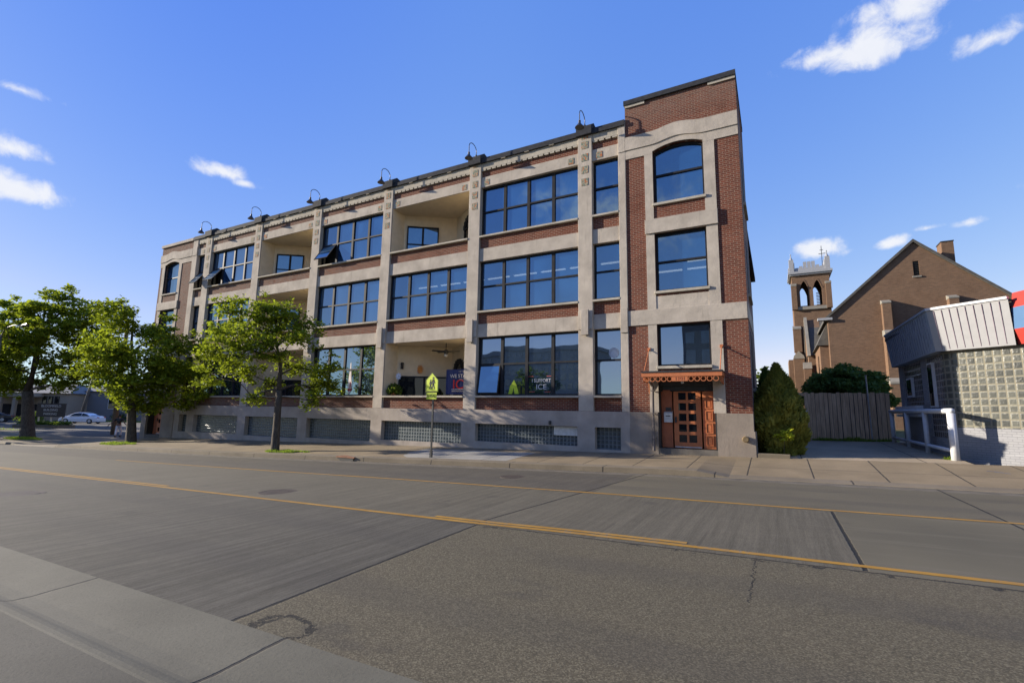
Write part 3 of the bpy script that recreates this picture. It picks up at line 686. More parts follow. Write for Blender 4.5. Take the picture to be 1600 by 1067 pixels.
# ---- loggias: two angled stucco walls meeting at the back
def loggia(xa, xb, zs, zt, fl, nm):
    xm, ya, ym = (xa+xb)/2-.12, .95, 2.55; t_ = .12; zf, zc = zs-.25, zt
    P = [(xa+.012, .06), (xa+.012, ya), (xm, ym), (xb-.012, ya), (xb-.012, .06)]
    mb = MB()
    for (p, q) in zip(P[:-1], P[1:]):
        mb.quad((p[0], p[1], zf), (q[0], q[1], zf), (q[0], q[1], zc), (p[0], p[1], zc))
        
    mb.build('loggia_wall', M_CREAM, B)
    cl = MB(); cl.prism([(xa-.05, .12), (xb+.05, .12), (xb+.05, ya+.2), (xm, ym+.3), (xa-.05, ya+.2)], zc-.002, zc+.12, axis='z'); cl.build('loggia_ceiling', M_CREAM, B)
    fl_ = MB(); fl_.prism([(xa-.05, .3), (xb+.05, .3), (xb+.05, ya+.2), (xm, ym+.3), (xa-.05, ya+.2)], zf-.12, zf, axis='z'); fl_.build('loggia_floor', M_CONC2, B)
    L = Vector((xm-xa, ym-ya, 0)); ln = L.length; d = L/ln; nrm = Vector((d.y, -d.x, 0)); O = Vector((xa, ya, 0))
    R2 = Vector((xb-xm, ya-ym, 0)); ln2 = R2.length; d2 = R2/ln2; n2_ = Vector((d2.y, -d2.x, 0)); O2 = Vector((xm, ym, 0))
    def wall_window(O, d, nn, u0_, u1_, za, zb, kind):
        f = MB(); C = lambda u, z, o=.04: O + d*u + nn*o + Vector((0, 0, z))
        um = (u0_+u1_)/2
        bars = [(u0_, u0_+.06, za, zb), (u1_-.06, u1_, za, zb), (u0_+.06, u1_-.06, zb-.07, zb), (u0_+.06, u1_-.06, za, za+.07)]
        if kind != 'arch': bars.append((um-.05, um+.05, za+.07, zb-.07))
        if kind == 'win': bars.append((u0_+.06, um-.05, za+(zb-za)*.45, za+(zb-za)*.45+.05)); bars.append((um+.05, u1_-.06, za+(zb-za)*.45, za+(zb-za)*.45+.05))
        for (a, b, c_, e) in bars:
            f.obox(C((a+b)/2, (c_+e)/2), d*((b-a)/2), nn*.04, Vector((0, 0, (e-c_)/2)))
        if kind == 'arch':
            for k in range(8):
                a0, a1 = pi*k/8, pi*(k+1)/8; r_ = (u1_-u0_)/2
                f.obox(C(um - r_*cos((a0+a1)/2), zb + r_*.9*sin((a0+a1)/2)), d*.12, nn*.04, Vector((0, 0, .12)))
        fo = f.build('window' if kind != 'slide' else 'sliding_door', M_FRAME, B)
        g = MB(); g.quad(C(u0_, za, .03), C(u1_, za, .03), C(u1_, zb, .03), C(u0_, zb, .03))
        if kind == 'arch':
            r_ = (u1_-u0_)/2; g.quad(*[C(um - r_*cos(pi*k/10), zb + r_*.9*sin(pi*k/10), .03) for k in range(11)])
        g.build('pane', M_GLASS if kind == 'win' else M_DARKGLASS, fo)
    if fl == 2:
        wall_window(O, d, nrm, .12, ln-.1, zs-.2, zs+1.02, 'slide')
        wall_window(O2, d2, n2_, .5, 1.5, zs-.2, zs+1.3, 'arch')
    else:
        wall_window(O, d, nrm, .18, ln*.66, zs-.1, zs+1.72, 'win')
        wall_window(O2, d2, n2_, 1.2, 2.3, zs-.2, zs+1.3, 'arch')
for (nm, xa, xb, n, kinds) in bays:
    for fl, (zs, zt) in enumerate(LEVELS):
        if kinds[fl] == 'l': loggia(xa, xb, zs, zt, fl, nm)

# ---- roof edge
cop = MB()
for (xa, xb) in ((-34.65, -4.70),):
    cop.box(xa, xb, -.06, .6, 12.87, 13.02); cop.box(xa, xb, -.02, .55, 13.02, 13.12)
cop.build('roof_coping', M_COPING, B)
for (a, b) in PIL:
    cb = MB().box(a-.03, b+.03, -.14, .5, 12.86, 13.22); c = (a+b)/2
    cb.prism([(-.14, 13.22), (.9, 13.22), (.9, 13.3), (.2, 13.46)], a-.03, b+.03, axis='x')
    cb.build('pier_cap', M_COPING, B)
    ln_ = MB(); pts = [(c, .02, 13.32)]
    for k in range(13):
        t_ = pi*k/12; pts.append((c, -.27+.31*cos(t_), 13.52+.27*sin(t_)))
    pts += [(c, -.58, 13.3), (c, -.58, 13.16)]
    ln_.tube(pts, .018, 6); ln_.lathe([(.05, 13.28), (.05, 13.36)], (c, .02, 0), 8)
    lo = ln_.build('gooseneck_lamp', M_DARKMETAL, B, smooth=True)
    sh = MB().lathe([(.19, 12.92), (.18, 12.95), (.085, 13.06), (.05, 13.12), (.05, 13.22), (.02, 13.24)], (c, -.58, 0), 14)
    sh.build('lamp_shade', M_DARKMETAL, lo)

# ---- end towers
def bump_top(x, c, half, base, rise):
    u = (x-c)/half
    return base + (rise*(.5+.5*cos(pi*u)) if abs(u) < 1 else 0)
def tower(x0, x1, wa, wb, ztop, right):
    cx = (wa+wb)/2; F = 0.0
    arch = lambda x: 11.5 + .19*(1-((x-cx)/((wb-wa)/2))**2)
    ja, jb = wa-.31, wb+.38
    if not right: ja, jb = wa-.36, wb+.33
    # brick wall with the three openings and the door
    holes = [(wa, wb, S3, arch), (wa, wb, 6.03, 8.26), (wa, wb, 3.29, 4.8)]
    dz = z0(cx)+.19
    da, db = (wa+.02, wb+.02)
    xs = sorted(set([x0, ja, jb, x1] + frange(wa, wb, (wb-wa)/14)))
    br = MB().strips(xs, B1-.01, ztop-.19, holes + [(wa, wb, B1-.01, 2.72)], .035, .4)
    br.box(x0, x1, .4, 4.0, 12.7, ztop-.19) if right else None
    br.build('brick_wall', M_BRICK, B)
    if right:
        sd_ = MB().box(x1-.3, x1, .4, 4.0, ZB+1, 12.7); sd_.build('side_wall', M_SIDEBRICK, B)
        MB().box(x0, x0+.3, .4, 4., 12.6, 12.7+.001).build('parapet', M_BRICK, B)
        MB().box(x0, x0+.25, .401, 4., 12.7, ztop-.19).build('parapet', M_BRICK, B)
        for zz in (S3, S2, S1+.3):
            so = MB().box(x1-.02, x1+.012, 1.4, 2.9, zz, zz+2.0).build('side_window', M_FRAME, B)
            MB().box(x1, x1+.09, 1.3, 3.0, zz-.12, zz-.01).build('sill', M_SILL, B)
        MB().box(x1-.01, x1+.02, .03, 4.02, 4.81, 5.37).build('side_band', M_CONC, B)
        MB().box(x1-.28, x1+.06, .3, 4.05, z0(x1)-.3, 1.09).build('side_plinth', M_CONC2, B)
    # concrete dressings
    up = lambda x: bump_top(x, cx, 1.0, 12.31, .14)
    dn = lambda x: bump_top(x, cx, 1.0, 11.77, .14)
    fx = frange(x0, x1, (x1-x0)/28)
    MB().strips(fx, dn, up, [], -.035, .06).build('arched_band', M_CONC, B)
    xs2 = sorted(set([x0, x1] + frange(wa, wb, (wb-wa)/14)))
    MB().strips(xs2, 11.41, lambda x: dn(x)+.02, [(wa, wb, 11.41, arch)], .0, .1).build('arch_surround', M_CONC, B)
    for (a, b) in ((ja, wa), (wb, jb)):
        MB().box(a, b, .004, .1, 8.78, 11.415).build('jamb', M_CONC, B); MB().box(a, b, .004, .1, 5.36, 8.25).build('jamb', M_CONC, B)
        MB().box(a, b, .004, .1, B1-.003, 4.815).build('jamb', M_CONC, B)
    MB().box(ja-.02, jb+.02, -.05, .12, 8.24, 8.79).build('hood_band', M_CONC, B, bevel=.01)
    MB().box(wa, wb, .06, .3, 8.79, S3-.07).build('brick_panel', M_BRICK, B)
    MB().box(wa, wb, .02, .3, 5.36, 5.84).build('concrete_panel', M_CONC, B)
    MB().box(wa, wb, .06, .3, 5.84, 5.95).build('brick_panel', M_BRICK, B)
    MB().box(x0, x1, -.012, .12, 4.805, 5.372).build('belt_band', M_CONC, B, bevel=.01)
    for (z_, ov) in ((S3, .05), (6.03, .05), (3.29, .02)):
        MB().box(wa-.04, wb+ov, -.05, .3, z_-.1, z_-.003).build('sill', M_SILL, B, bevel=.01)
    cpb = MB().box(x0-.03, x1+.02, -.06, .42, ztop-.19, ztop)
    if right: cpb.box(x1-.3, x1+.02, .42, 4.05, ztop-.19, ztop); cpb.box(x0-.03, x0+.3, .42, 4.05, ztop-.19, ztop)
    cpb.build('parapet_coping', M_COPING if right else M_CONC, B)
    if right:
        MB().box(x0+.01, x0+.78, -.02, .1, ztop-.30, ztop-.19).build('coping_stone', M_SILL, B)
        MB().box(x1-.92, x1-.005, -.02, .1, ztop-.30, ztop-.19).build('coping_stone', M_SILL, B)
    # windows
    window(wa, wb, S3, 11.6, .24, 1, True, M_GLASSIN if right else M_GLASS, top=arch, tr=10.56)
    window(wa, wb, 6.03, 8.26, .24, 1, True, M_GLASSIN if right else M_GLASS, tr=7.15)
    window(wa, wb, 3.29, 4.8, .24, 1, False, M_GLASSLO)
    # plinth left and right of the door
    gz = lambda x: z0(x)-.35
    for (a, b) in ((x0, da-.06), (db+.06, x1)):
        pl = MB().strips([a, b], gz, 1.09, [], -.03, .4); pl.box(a, b, .0, .4, 1.09, B1)
        if right and b == x1: pl.strips([b, b+.035], gz, 1.09, [], -.03, .36)
        pl.build('plinth', M_PLINTH, B)
    # doorway
    MB().box(da-.06, db+.06, -.02, .5, dz-.55, dz).build('door_step', M_LOTSTEP, B)
    de = MB(); yb = .34 if right else .5
    de.box(da-.06, db+.06, .1, yb+.1, 2.6, 3.2); de.box(da-.06, da+.0, .1, yb, dz, 2.6); de.box(db, db+.06, .1, yb, dz, 2.6); de.box(da, db, yb-.02, yb+.1, 2.42, 2.6)
    de.build('door_surround', M_DARKMETAL, B)
    wd = db-da; la, lb = da+wd*.24, da+wd*.745
    lf = MB(); 
    zlo, zhi = dz+.02, 2.40; pw, ph = .26, .255
    px = [la+.16+pw/2, lb-.16-pw/2]; pz = [zlo+.32+k*(zhi-zlo-.46)/4.0*.98 for k in range(5)]
    hol = [(px[i]-pw/2, px[i]+pw/2, z-ph/2, z+ph/2) for i in range(2) for z in pz]
    lf.strips([la, px[0]-pw/2, px[0]+pw/2, px[1]-pw/2, px[1]+pw/2, lb], zlo, zhi, hol, yb-.06, yb-.01)
    lo = lf.build('door', M_RUST, B)
    gl = MB()
    for h in hol: gl.box(h[0], h[1], yb-.035, yb-.025, h[2], h[3])
    gl.build('door_panes', M_DARKGLASS, lo)
    MB().box(la+.04, la+.10, yb-.12, yb-.06, zlo+.86, zlo+1.06).build('door_handle', M_DARKMETAL, lo)
    MB().box(la+.02, lb-.02, yb-.075, yb-.06, zlo+.02, zlo+.05).build('kick_plate', M_GREYBOX, lo)
    sp = MB().box(da+.01, la-.05, yb-.05, yb, zlo, zhi+.0)
    for k in range(4): sp.box(da+.07, la-.11, yb-.056, yb-.05, zlo+.1+k*.5, zlo+.5+k*.5)
    sp.build('side_panel', M_RUSTDK, B)
    sp = MB().box(lb+.05, db-.01, yb-.05, yb, zlo, zhi)
    for k in range(4):
        a, b, c_, e = lb+.13, db-.09, zlo+.1+k*.42, zlo+.45+k*.42
        for (q0, q1, r0_, r1_) in ((a, b, c_, c_+.03), (a, b, e-.03, e), (a, a+.03, c_+.03, e-.03), (b-.03, b, c_+.03, e-.03)): sp.box(q0, q1, yb-.075, yb-.05, r0_, r1_)
        sp.box(a+.06, b-.06, yb-.06, yb-.05, c_+.06, e-.06)
    sp.build('side_panel', M_RUST, B)
    return da, db, dz, yb, wa, wb
da, db, dz, yb, wa, wb = tower(-4.688, -.681, -3.655, -1.855, 13.87, True)
tower(-38.66, -34.65, -38.02, -36.2, 13.06, False)
MB().box(-4.7, -.675, .02, .025, 13.0, 13.01).build('parapet', M_BRICK, B) if False else None
# entrance canopy with ring frieze
cn = MB().box(-4.04, -1.46, -.92, .0, 2.985, 3.04).build('canopy', M_DARKMETAL, B)
fa = MB().box(-4.03, -1.47, -.9, -.86, 2.85, 2.985); fa.box(-4.03, -3.99, -.86, .0, 2.85, 2.985); fa.box(-1.51, -1.47, -.86, .0, 2.85, 2.985)
fa.build('canopy_fascia', M_RUST, cn)
M_SOFF = M_RUSTDK
MB().box(-3.99, -1.51, -.86, -.01, 2.95, 2.98).build('canopy_soffit', M_SOFF, cn)
rg = MB()
def ring(mb, c, r_, th, ax='x', n=14):
    c = Vector(c)
    for k in range(n):
        a0, a1 = 2*pi*k/n, 2*pi*(k+1)/n; am = (a0+a1)/2
        d = Vector((cos(am), 0, sin(am))) if ax == 'x' else Vector((0, cos(am), sin(am))); t_ = Vector((-sin(am), 0, cos(am))) if ax == 'x' else Vector((0, -sin(am), cos(am)))
        nn = Vector((0, 1, 0)) if ax == 'x' else Vector((1, 0, 0))
        mb.obox(c+d*r_, t_*(r_*pi/n*1.08), nn*.02, d*th)
for k in range(5): ring(rg, (-3.86+.19*k, -.86, 2.765), .075, .013); ring(rg, (-2.42+.19*k, -.86, 2.765), .075, .013)
for k in range(4): ring(rg, (-3.97, -.72+.19*k, 2.765), .075, .013, 'y'); ring(rg, (-1.53, -.72+.19*k, 2.765), .075, .013, 'y')
for (a, b) in ((-3.97, -3.02), (-2.52, -1.53)): rg.box(a, b, -.875, -.845, 2.835, 2.852); 
rg.box(-4.0, -3.94, -.88, .0, 2.835, 2.85); rg.box(-1.56, -1.5, -.88, 0, 2.835, 2.85)
rg.prism([(-.8, 2.84), (-.1, 2.84), (-.02, 2.3), (-.02, 2.84)], -3.99, -3.95, axis='x'); rg.prism([(-.86, 2.84), (-.0, 2.84), (0, 2.62), (-.7, 2.69)], -1.55, -1.50, axis='x')
rg.build('ring_frieze', M_RUST, cn)
pl = MB().box(-3.02, -2.52, -.885, -.85, 2.69, 2.85); pl.build('number_plate', M_RUST, cn)
nt = MB(); put_text(nt, '1101', .15, (-2.77, -.887, 2.77), 1.15); nt.build('street_number', M_RUSTDK, cn)
MB().lathe([(.03, 2.62), (.05, 2.64), (.05, 2.7), (.02, 2.72)], (-2.72, -.7, 0), 10).build('canopy_light', M_GREYBOX, cn)
for x in (-3.95, -1.53):
    MB().tube([(x, -.82, 3.03), (x, -.01, 3.9)], .016, 6).box(x-.05, x+.05, -.03, .005, 3.86, 3.96).build('tie_rod', M_RUST, cn)
# downpipe left of the door
dp = MB().tube([(-3.83, -.12, .33), (-3.83, -.12, 2.55), (-3.9, -.25, 2.72)], .05, 8)
for z in (.75, 1.6, 2.4): dp.box(-3.9, -3.76, -.17, -.03, z, z+.03)
dp.build('downpipe', plain('pipe_paint', (.12, .10, .09), .6), B)
# mailbox on the side panel
mbx = MB().box(-3.52, -3.24, yb-.17, yb-.045, 1.32, 1.64); mbx.prism([(yb-.17, 1.64), (yb-.045, 1.64), (yb-.045, 1.7)], -3.52, -3.24, axis='x')
mo = mbx.build('mailbox', M_GREYBOX, B)
MB().box(-3.46, -3.30, yb-.176, yb-.168, 1.52, 1.55).build('mail_slot', M_BLACK, mo)
MB().box(-3.47, -3.28, yb-.09, yb-.045, 1.72, 1.84).build('intercom', M_DARKMETAL, B)
MB().lathe([(.08, -.2), (.1, -.16), (.1, -.03)], (-.93, 0, .84), 14, axis='y').build('hose_bib', plain('brass', (.3, .22, .12), .4, .6), B)
# shell: roof, back and far end
MB().box(-38.6, -.99, .5, 26, 12.5, 12.8).build('roof', M_COPING, B)
MB().box(-38.6, -1.3, 25.7, 26, -1, 12.5).build('back_wall', M_SIDEBRICK, B)
MB().box(-38.65, -38.3, .4, 25.7, -1.2, 13.0).build('end_wall', M_BRICK, B)
MB().box(-1.6, -1.3, 4.0, 25.7, -.1, 12.5).build('side_wall', M_SIDEBRICK, B)
MB().box(-34.5, -5.2, .5, 3.4, ZB, .0).build('foundation', M_CONC2, B)
MB().box(-34.6, -4.8, 3.3, 3.35, 0, 12.5).build('inner_wall', M_UNLIT, B)
M_TUBE, tt_ = newmat('fluorescent_tube'); tt_.b.inputs['Emission Color'].default_value = (1, .96, .88, 1); tt_.b.inputs['Emission Strength'].default_value = .8
for (x, y, z) in [(-16.0+1.45*k, 2.3, 8.05) for k in range(8)] + [(-3.6, 1.9, 7.25), (-2.2, 1.9, 7.25), (-2.35, 3.0, 7.9), (-3.3, 2.0, 9.95), (-2.0, 2.0, 9.95)]:
    MB().box(x-.6, x+.6, y-.05, y+.05, z, z+.05).build('ceiling_light', M_TUBE, B)
MB().box(-4.3, -1.1, 3.2, 3.25, 2.9, 12.4).build('inner_wall', M_UNLIT, B)
# stucco service bump behind the conifer
sv = MB().box(-.9, -.2, 9.0, 11.5, .3, 2.35); sv.prism([(8.9, 2.35), (11.6, 2.35), (11.6, 2.75)], -1.0, -.05, axis='x')
sv.build('lean_to', M_WHITEP, B)

# ---- things in and on the loggia
ban = root('banner', (-12.9, 1.2, 2.3), 'dark blue printed banner with white and red lettering hung in the ground floor loggia', 'banner')
nx = 24; mb = MB()
for i in range(nx):
    xa_, xb_ = -13.79+1.78*i/nx, -13.79+1.78*(i+1)/nx; wv = lambda x: 1.2+.03*sin(x*7)+.012*sin(x*19)
    mb.quad((xa_, wv(xa_), 2.36), (xb_, wv(xb_), 2.36), (xb_, wv(xb_), 3.53), (xa_, wv(xa_), 3.53))
mb.build('cloth', plain('banner_blue', (.022, .035, .12), .8, var=.1), ban)
mb = MB(); put_text(mb, 'WE STAND', .24, (-12.9, 1.15, 3.2), 1.05); put_text(mb, 'WITH', .09, (-12.9, 1.15, 3.03)); put_text(mb, '* * * *', .12, (-12.9, 1.15, 3.4)); mb.build('white_lettering', M_WHITEP, ban)
mb = MB(); put_text(mb, 'ICE', .62, (-12.9, 1.15, 2.8), 1.1); mb.build('red_lettering', plain('banner_red', (.45, .03, .025), .8), ban)
mb = MB(); mb.box(-13.45, -12.3, 1.15, 1.157, 2.575, 2.6); put_text(mb, 'IMMIGRATION & CUSTOMS', .085, (-12.9, 1.15, 2.5)); mb.build('fine_print', M_WHITEP, ban)
fan = root('ceiling_fan', (-13.72, 1.0, 4.35), 'dark ceiling fan hanging under the loggia ceiling above the blue banner', 'fan')
mb = MB().tube([(-13.72, 1.0, 4.78), (-13.72, 1.0, 4.45)], .02, 8).lathe([(.03, 4.24), (.11, 4.28), (.12, 4.4), (.05, 4.47)], (-13.72, 1.0, 0), 14); mb.build('motor', M_DARKMETAL, fan)
for k in range(5):
    a = 2*pi*k/5+.3; d = Vector((cos(a), sin(a), 0)); n_ = Vector((-sin(a), cos(a), 0)); MB().obox(Vector((-13.72, 1.0, 4.38))+d*.4, d*.28, n_*.065+Vector((0, 0, .02)), Vector((0, 0, .005))).build('blade', M_DARKMETAL, fan)
mb = MB().lathe([(.03, 4.12), (.08, 4.15), (.09, 4.22), (.05, 4.25)], (-13.72, 1.0, 0), 12); mb.build('globe', M_GREYBOX, fan)
def leafball(mb, c, r3, n, size, rr, drop=0):
    for k in range(n):
        v = Vector((rr.gauss(0, 1), rr.gauss(0, 1), rr.gauss(0, 1))).normalized()*(rr.random()**.45)
        p = Vector(c)+Vector((v.x*r3[0], v.y*r3[1], v.z*r3[2]-drop*(v.x*v.x+v.y*v.y)))
        a = Vector((rr.gauss(0, 1), rr.gauss(0, 1), rr.gauss(0, .6))).normalized(); b = a.cross(Vector((rr.gauss(0, 1), rr.gauss(0, 1), rr.gauss(0, 1)))).normalized()
        s_ = size*rr.uniform(.6, 1.3); a *= s_*.5; b *= s_*.32
        mb.quad(p-a, p-a*.1+b, p+a, p-a*.1-b)
fern = root('potted_fern', (-16.25, .45, 2.26), 'bushy green potted fern on the loggia parapet beside the pier', 'plant')
mb = MB().lathe([(.09, 2.25), (.13, 2.4)], (-16.25, .38, 0), 10); mb.build('pot', M_RUSTDK, fern)
mb = MB(); leafball(mb, (-16.25, .36, 2.6), (.42, .3, .28), 420, .16, random.Random(3), .12); mb.build('fronds', M_LEAFD, fern)
pos_on = lambda u: (-16.675+2.225*u, .95+1.6*u)
x_, y_ = pos_on(.42)
sn = MB().lathe([(.001, 0), (.13, 0), (.13, .03), (.001, .04)], (x_+.05, y_-.1, 3.62), 14, axis='y')
for k in range(12):
    a = 2*pi*k/12; sn.obox((x_+.05+.17*cos(a), y_-.085, 3.62+.17*sin(a)), (.05*cos(a), 0, .05*sin(a)), (0, .01, 0), (-.018*sin(a), 0, .018*cos(a)))
tag(reorigin(sn.build('sun_ornament', plain('terracotta_orange', (.6, .22, .04), .6)), (x_, y_, 3.6)), 'round orange sun ornament on the cream loggia wall', 'ornament')
x_, y_ = pos_on(.12)
lt = root('wall_lantern', (x_, y_-.12, 3.6), 'small black lantern on the cream wall left of the sun ornament', 'lantern')
MB().box(x_-.05, x_+.05, y_-.17, y_-.07, 3.62, 3.86).prism([(x_-.07, 3.86), (x_+.07, 3.86), (x_, 3.95)], y_-.19, y_-.05).build('housing', M_DARKMETAL, lt)
MB().tube([(x_, y_-.1, 3.9), (x_, y_, 3.95)], .012, 6).build('bracket', M_DARKMETAL, lt)
pq = MB().lathe([(.001, 0), (.17, 0), (.17, .03), (.001, .035)], (-14.15, 1.9, 3.2), 18, axis='y').box(-14.19, -14.11, 1.9, 1.93, 3.4, 3.55)
tag(reorigin(pq.build('round_plaque', plain('weathered_brown', (.2, .13, .09), .7)), (-14.15, 1.92, 3.2)), 'round brown wall plaque left of the blue banner', 'plaque')
wi = root('garden_spinner', (-16.3, .7, 3.0), 'white flower shaped spinner on a stake above the potted fern', 'ornament')
MB().tube([(-16.25, .62, 2.3), (-16.25, .62, 3.25)], .01, 5).build('stake', M_DARKMETAL, wi)
mb = MB()
for k in range(8):
    a = 2*pi*k/8; mb.obox((-16.25+.1*cos(a), .6, 3.22+.1*sin(a)), (.07*cos(a), .01, .07*sin(a)), (0, .004, 0), (-.035*sin(a), 0, .035*cos(a)))
mb.build('petals', plain('pale_blue_enamel', (.6, .66, .75), .4), wi)
# window signs behind the glass line (stuck on the outer face)
ws = root('window_sign', (-8.4, .2, 2.4), 'white lettered support sign stuck low inside a ground floor window', 'sign')
mb = MB(); put_text(mb, 'I SUPPORT', .2, (-8.36, .262, 2.86), .9, extrude=.002); put_text(mb, 'ICE', .3, (-8.36, .262, 2.6), 1.1, extrude=.002); mb.build('lettering', M_WHITEP, ws)
mb = MB().box(-8.95, -8.72, .262, .266, 3.03, 3.05).box(-8.12, -7.92, .262, .266, 3.03, 3.05).box(-8.9, -8.65, .262, .266, 2.4, 2.42).box(-8.2, -7.95, .262, .266, 2.4, 2.42); mb.build('red_rule', plain('sign_red', (.5, .08, .05), .6), ws)
yt = MB().prism([(-9.88, 2.33), (-9.8, 2.66), (-9.62, 2.92), (-9.5, 2.7), (-9.38, 2.33), (-9.58, 2.33), (-9.63, 2.6), (-9.7, 2.33)], .262, .268)
tag(reorigin(yt.build('paper_cutout', plain('lime_paper', (.45, .55, .03), .7)), (-9.63, .26, 2.33)), 'lime yellow peaked cutout in the corner of a ground floor window', 'decoration')
fl_ = MB().prism([(-19.32, 2.55), (-19.2, 3.9), (-19.16, 4.0), (-19.08, 3.1), (-19.0, 2.75), (-19.08, 2.45), (-19.2, 2.32)], .262, .268)
flg = root('folded_flag', (-19.15, .26, 2.35), 'folded white flag with red trim standing in a ground floor window', 'flag')
fl_.build('cloth', plain('flag_cloth', (.62, .55, .5), .8), flg)
MB().box(-19.3, -19.02, .256, .262, 2.5, 2.62).box(-19.16, -19.1, .256, .262, 2.65, 2.95).build('trim', plain('flag_red', (.4, .05, .05), .8), flg)
gc = MB().lathe([(.001, 0), (.2, 0), (.2, .004), (.001, .005)], (-5.33, .262, 3.87), 20, axis='y')
tag(reorigin(gc.build('round_sticker', plain('frosted_sticker', (.28, .34, .42), .5)), (-5.33, .262, 3.87)), 'round pale sticker on the narrow ground floor window', 'sticker')
# ================================================================ TREES
RV, FV = Vector((cos(yaw), sin(yaw), 0)), Vector((-sin(yaw), cos(yaw), 0))
def leaves(mb, c, r, n_twig, per, size, rr, squash=.75, sig=.2):
    for k in range(n_twig):
        v = Vector((rr.gauss(0, 1), rr.gauss(0, 1), rr.gauss(0, 1))).normalized()*(rr.random()**.38)
        t_ = c + Vector((v.x*r, v.y*r, v.z*r*squash))
        for j in range(per):
            p = t_ + Vector((rr.gauss(0, sig), rr.gauss(0, sig), rr.gauss(0, sig*.55)))
            a = Vector((rr.gauss(0, 1), rr.gauss(0, 1), rr.gauss(-.25, .5))).normalized()
            b = a.cross(Vector((rr.gauss(0, .5), rr.gauss(0, .5), 1))).normalized()
            s_ = size*rr.uniform(.6, 1.35); a *= s_*.55; b *= s_*.42
            mb.quad(p-a, p-a*.15+b, p+a, p-a*.15-b)
        yield t_
def street_tree(name, label, base, trunk, fork_h, clumps, rad, seed, size=.16, dens=1.0, mat=M_LEAF, group=None, twigs=True, lean=(0, 0)):
    """clumps: (across, up, depth, radius) in metres from the base"""
    rr = random.Random(seed); bs = Vector(base)
    o = root(name, base, label, 'tree', group)
    tr = MB(); top = bs + RV*trunk[0] + Vector((0, 0, fork_h))
    tr.tube([bs+Vector((0, 0, -.2)), bs+Vector((0, 0, .12)), bs + RV*trunk[0]*.3 + Vector((0, 0, fork_h*.4)), bs + RV*trunk[0]*.7+Vector((0, 0, fork_h*.75)), top], [rad*1.55, rad*1.15, rad*.95, rad*.88, rad*.8], 10)
    lf = MB(); ctr = [q for q in clumps if abs(q[0]-trunk[0]) < 2.2] or clumps; lc = max(ctr, key=lambda q: q[1]); lead_h = lc[1]-fork_h
    lead = bs + RV*(trunk[0]*.5+lc[0]*.5) + FV*lc[2]*.5 + Vector((0, 0, lc[1]-.2))
    tr.tube([top-Vector((0, 0, .05)), top.lerp(lead, .3)+RV*.08, top.lerp(lead, .65)-RV*.1, lead], [rad*.74, rad*.5, rad*.28, rad*.08], 8)
    nodes = [(top.lerp(lead, q), .55*rad*(1-.6*q), (top.lerp(lead, q)-top).length) for q in (0, .18, .36, .54, .72)]
    def cpos(q): return bs + RV*q[0] + FV*q[2] + Vector((0, 0, q[1]))
    for (a, u, d, r) in sorted(clumps, key=lambda q: (cpos(q)-top).length):
        c = cpos((a, u, d, r))
        st, r0_, pl_ = min(nodes, key=lambda n: (n[0]-c).length*1.0 + n[2]*.35 + (2.0 if n[0].z > c.z+.3 else 0))
        r0_ = max(.022, min(r0_*.72, .045+.022*(c-st).length))
        mid = st.lerp(c, .5) + Vector((rr.uniform(-.16, .16), rr.uniform(-.16, .16), rr.uniform(.0, .22)))*min(1.5, (c-st).length*.6)
        q1 = st.lerp(mid, .5) + Vector((rr.uniform(-.06, .06), rr.uniform(-.06, .06), .05))
        tr.tube([st, q1, mid, mid.lerp(c, .6)+Vector((rr.uniform(-.06, .06), 0, .05)), c], [r0_, r0_*.9, r0_*.78, r0_*.68, r0_*.58], 6)
        nodes.append((c, r0_*.6, pl_+(c-st).length))
        for q in range(3):
            v = Vector((rr.gauss(0, 1), rr.gauss(0, 1), rr.gauss(.15, .8))).normalized(); c2 = c + v*r*rr.uniform(1.0, 1.35); r2 = r*rr.uniform(.22, .38)
            for t_ in leaves(lf, c2, r2, max(2, int(60*dens*r2*r2)), 16, size*.8, rr, .7, .13): pass
            if twigs or q == 0: tr.tube([c, c.lerp(c2, .6)+Vector((0, 0, .05)), c2], [.02+.01*rad*4, .014, .006], 4, cap=False)
        nt_ = int(27*dens*r*r*.9)
        for k, t_ in enumerate(leaves(lf, c, r*.92, nt_, 25, size*.8, rr)):
            if twigs and k % 2 == 0:
                m_ = c.lerp(t_, .5)+Vector((rr.uniform(-.1, .1), rr.uniform(-.1, .1), rr.uniform(-.1, .1)))
                tr.tube([c.lerp(mid, rr.random()*.4), m_, t_], [.018, .012, .006], 4, cap=False)
    tr.build('trunk', M_BARK, o, smooth=True)
    lf.build('crown', mat, o)
    return o
s34 = 34.2
def px_clumps(bx, by, s, L): return [((x-bx)/s - (900-bx)*.00013*(by-y)/s, (by-y)/s, d, r/s) for (x, y, d, r) in L]
C1 = [(352,484,.2,22),(334,512,.6,24),(345,545,-.4,30),(380,508,.3,24),(392,545,-.8,28),(415,492,.6,22),(444,484,-.2,22),(436,516,.9,22),(470,505,.1,22),(482,528,-.6,18),(368,575,.6,22),(330,560,1.4,20),
      (505,575,-.2,24),(478,600,.5,22),(510,598,.8,16),(490,622,-.3,14),(398,618,-.2,14),(462,570,1.0,16),(420,560,1.6,18),(358,462,.3,9),(405,598,1.2,15),(325,590,.2,16),(408,482,-.4,20),(412,520,.1,22),(428,536,-.9,18),(400,470,.8,14),(440,555,-.4,16),(395,520,-1.0,20)]
z_t = lambda X, Y: zwalk(X, Y)
T430 = (-19.65, -3.35, zwalk(-19.65, -3.35)-.02)
street_tree('street_tree', 'small open street tree with a thin trunk in front of the loft building', T430, (-.03, 0), 2.7, px_clumps(430, 698, s34, C1), .16, 11, .165, 1.75, group='street trees along the kerb')
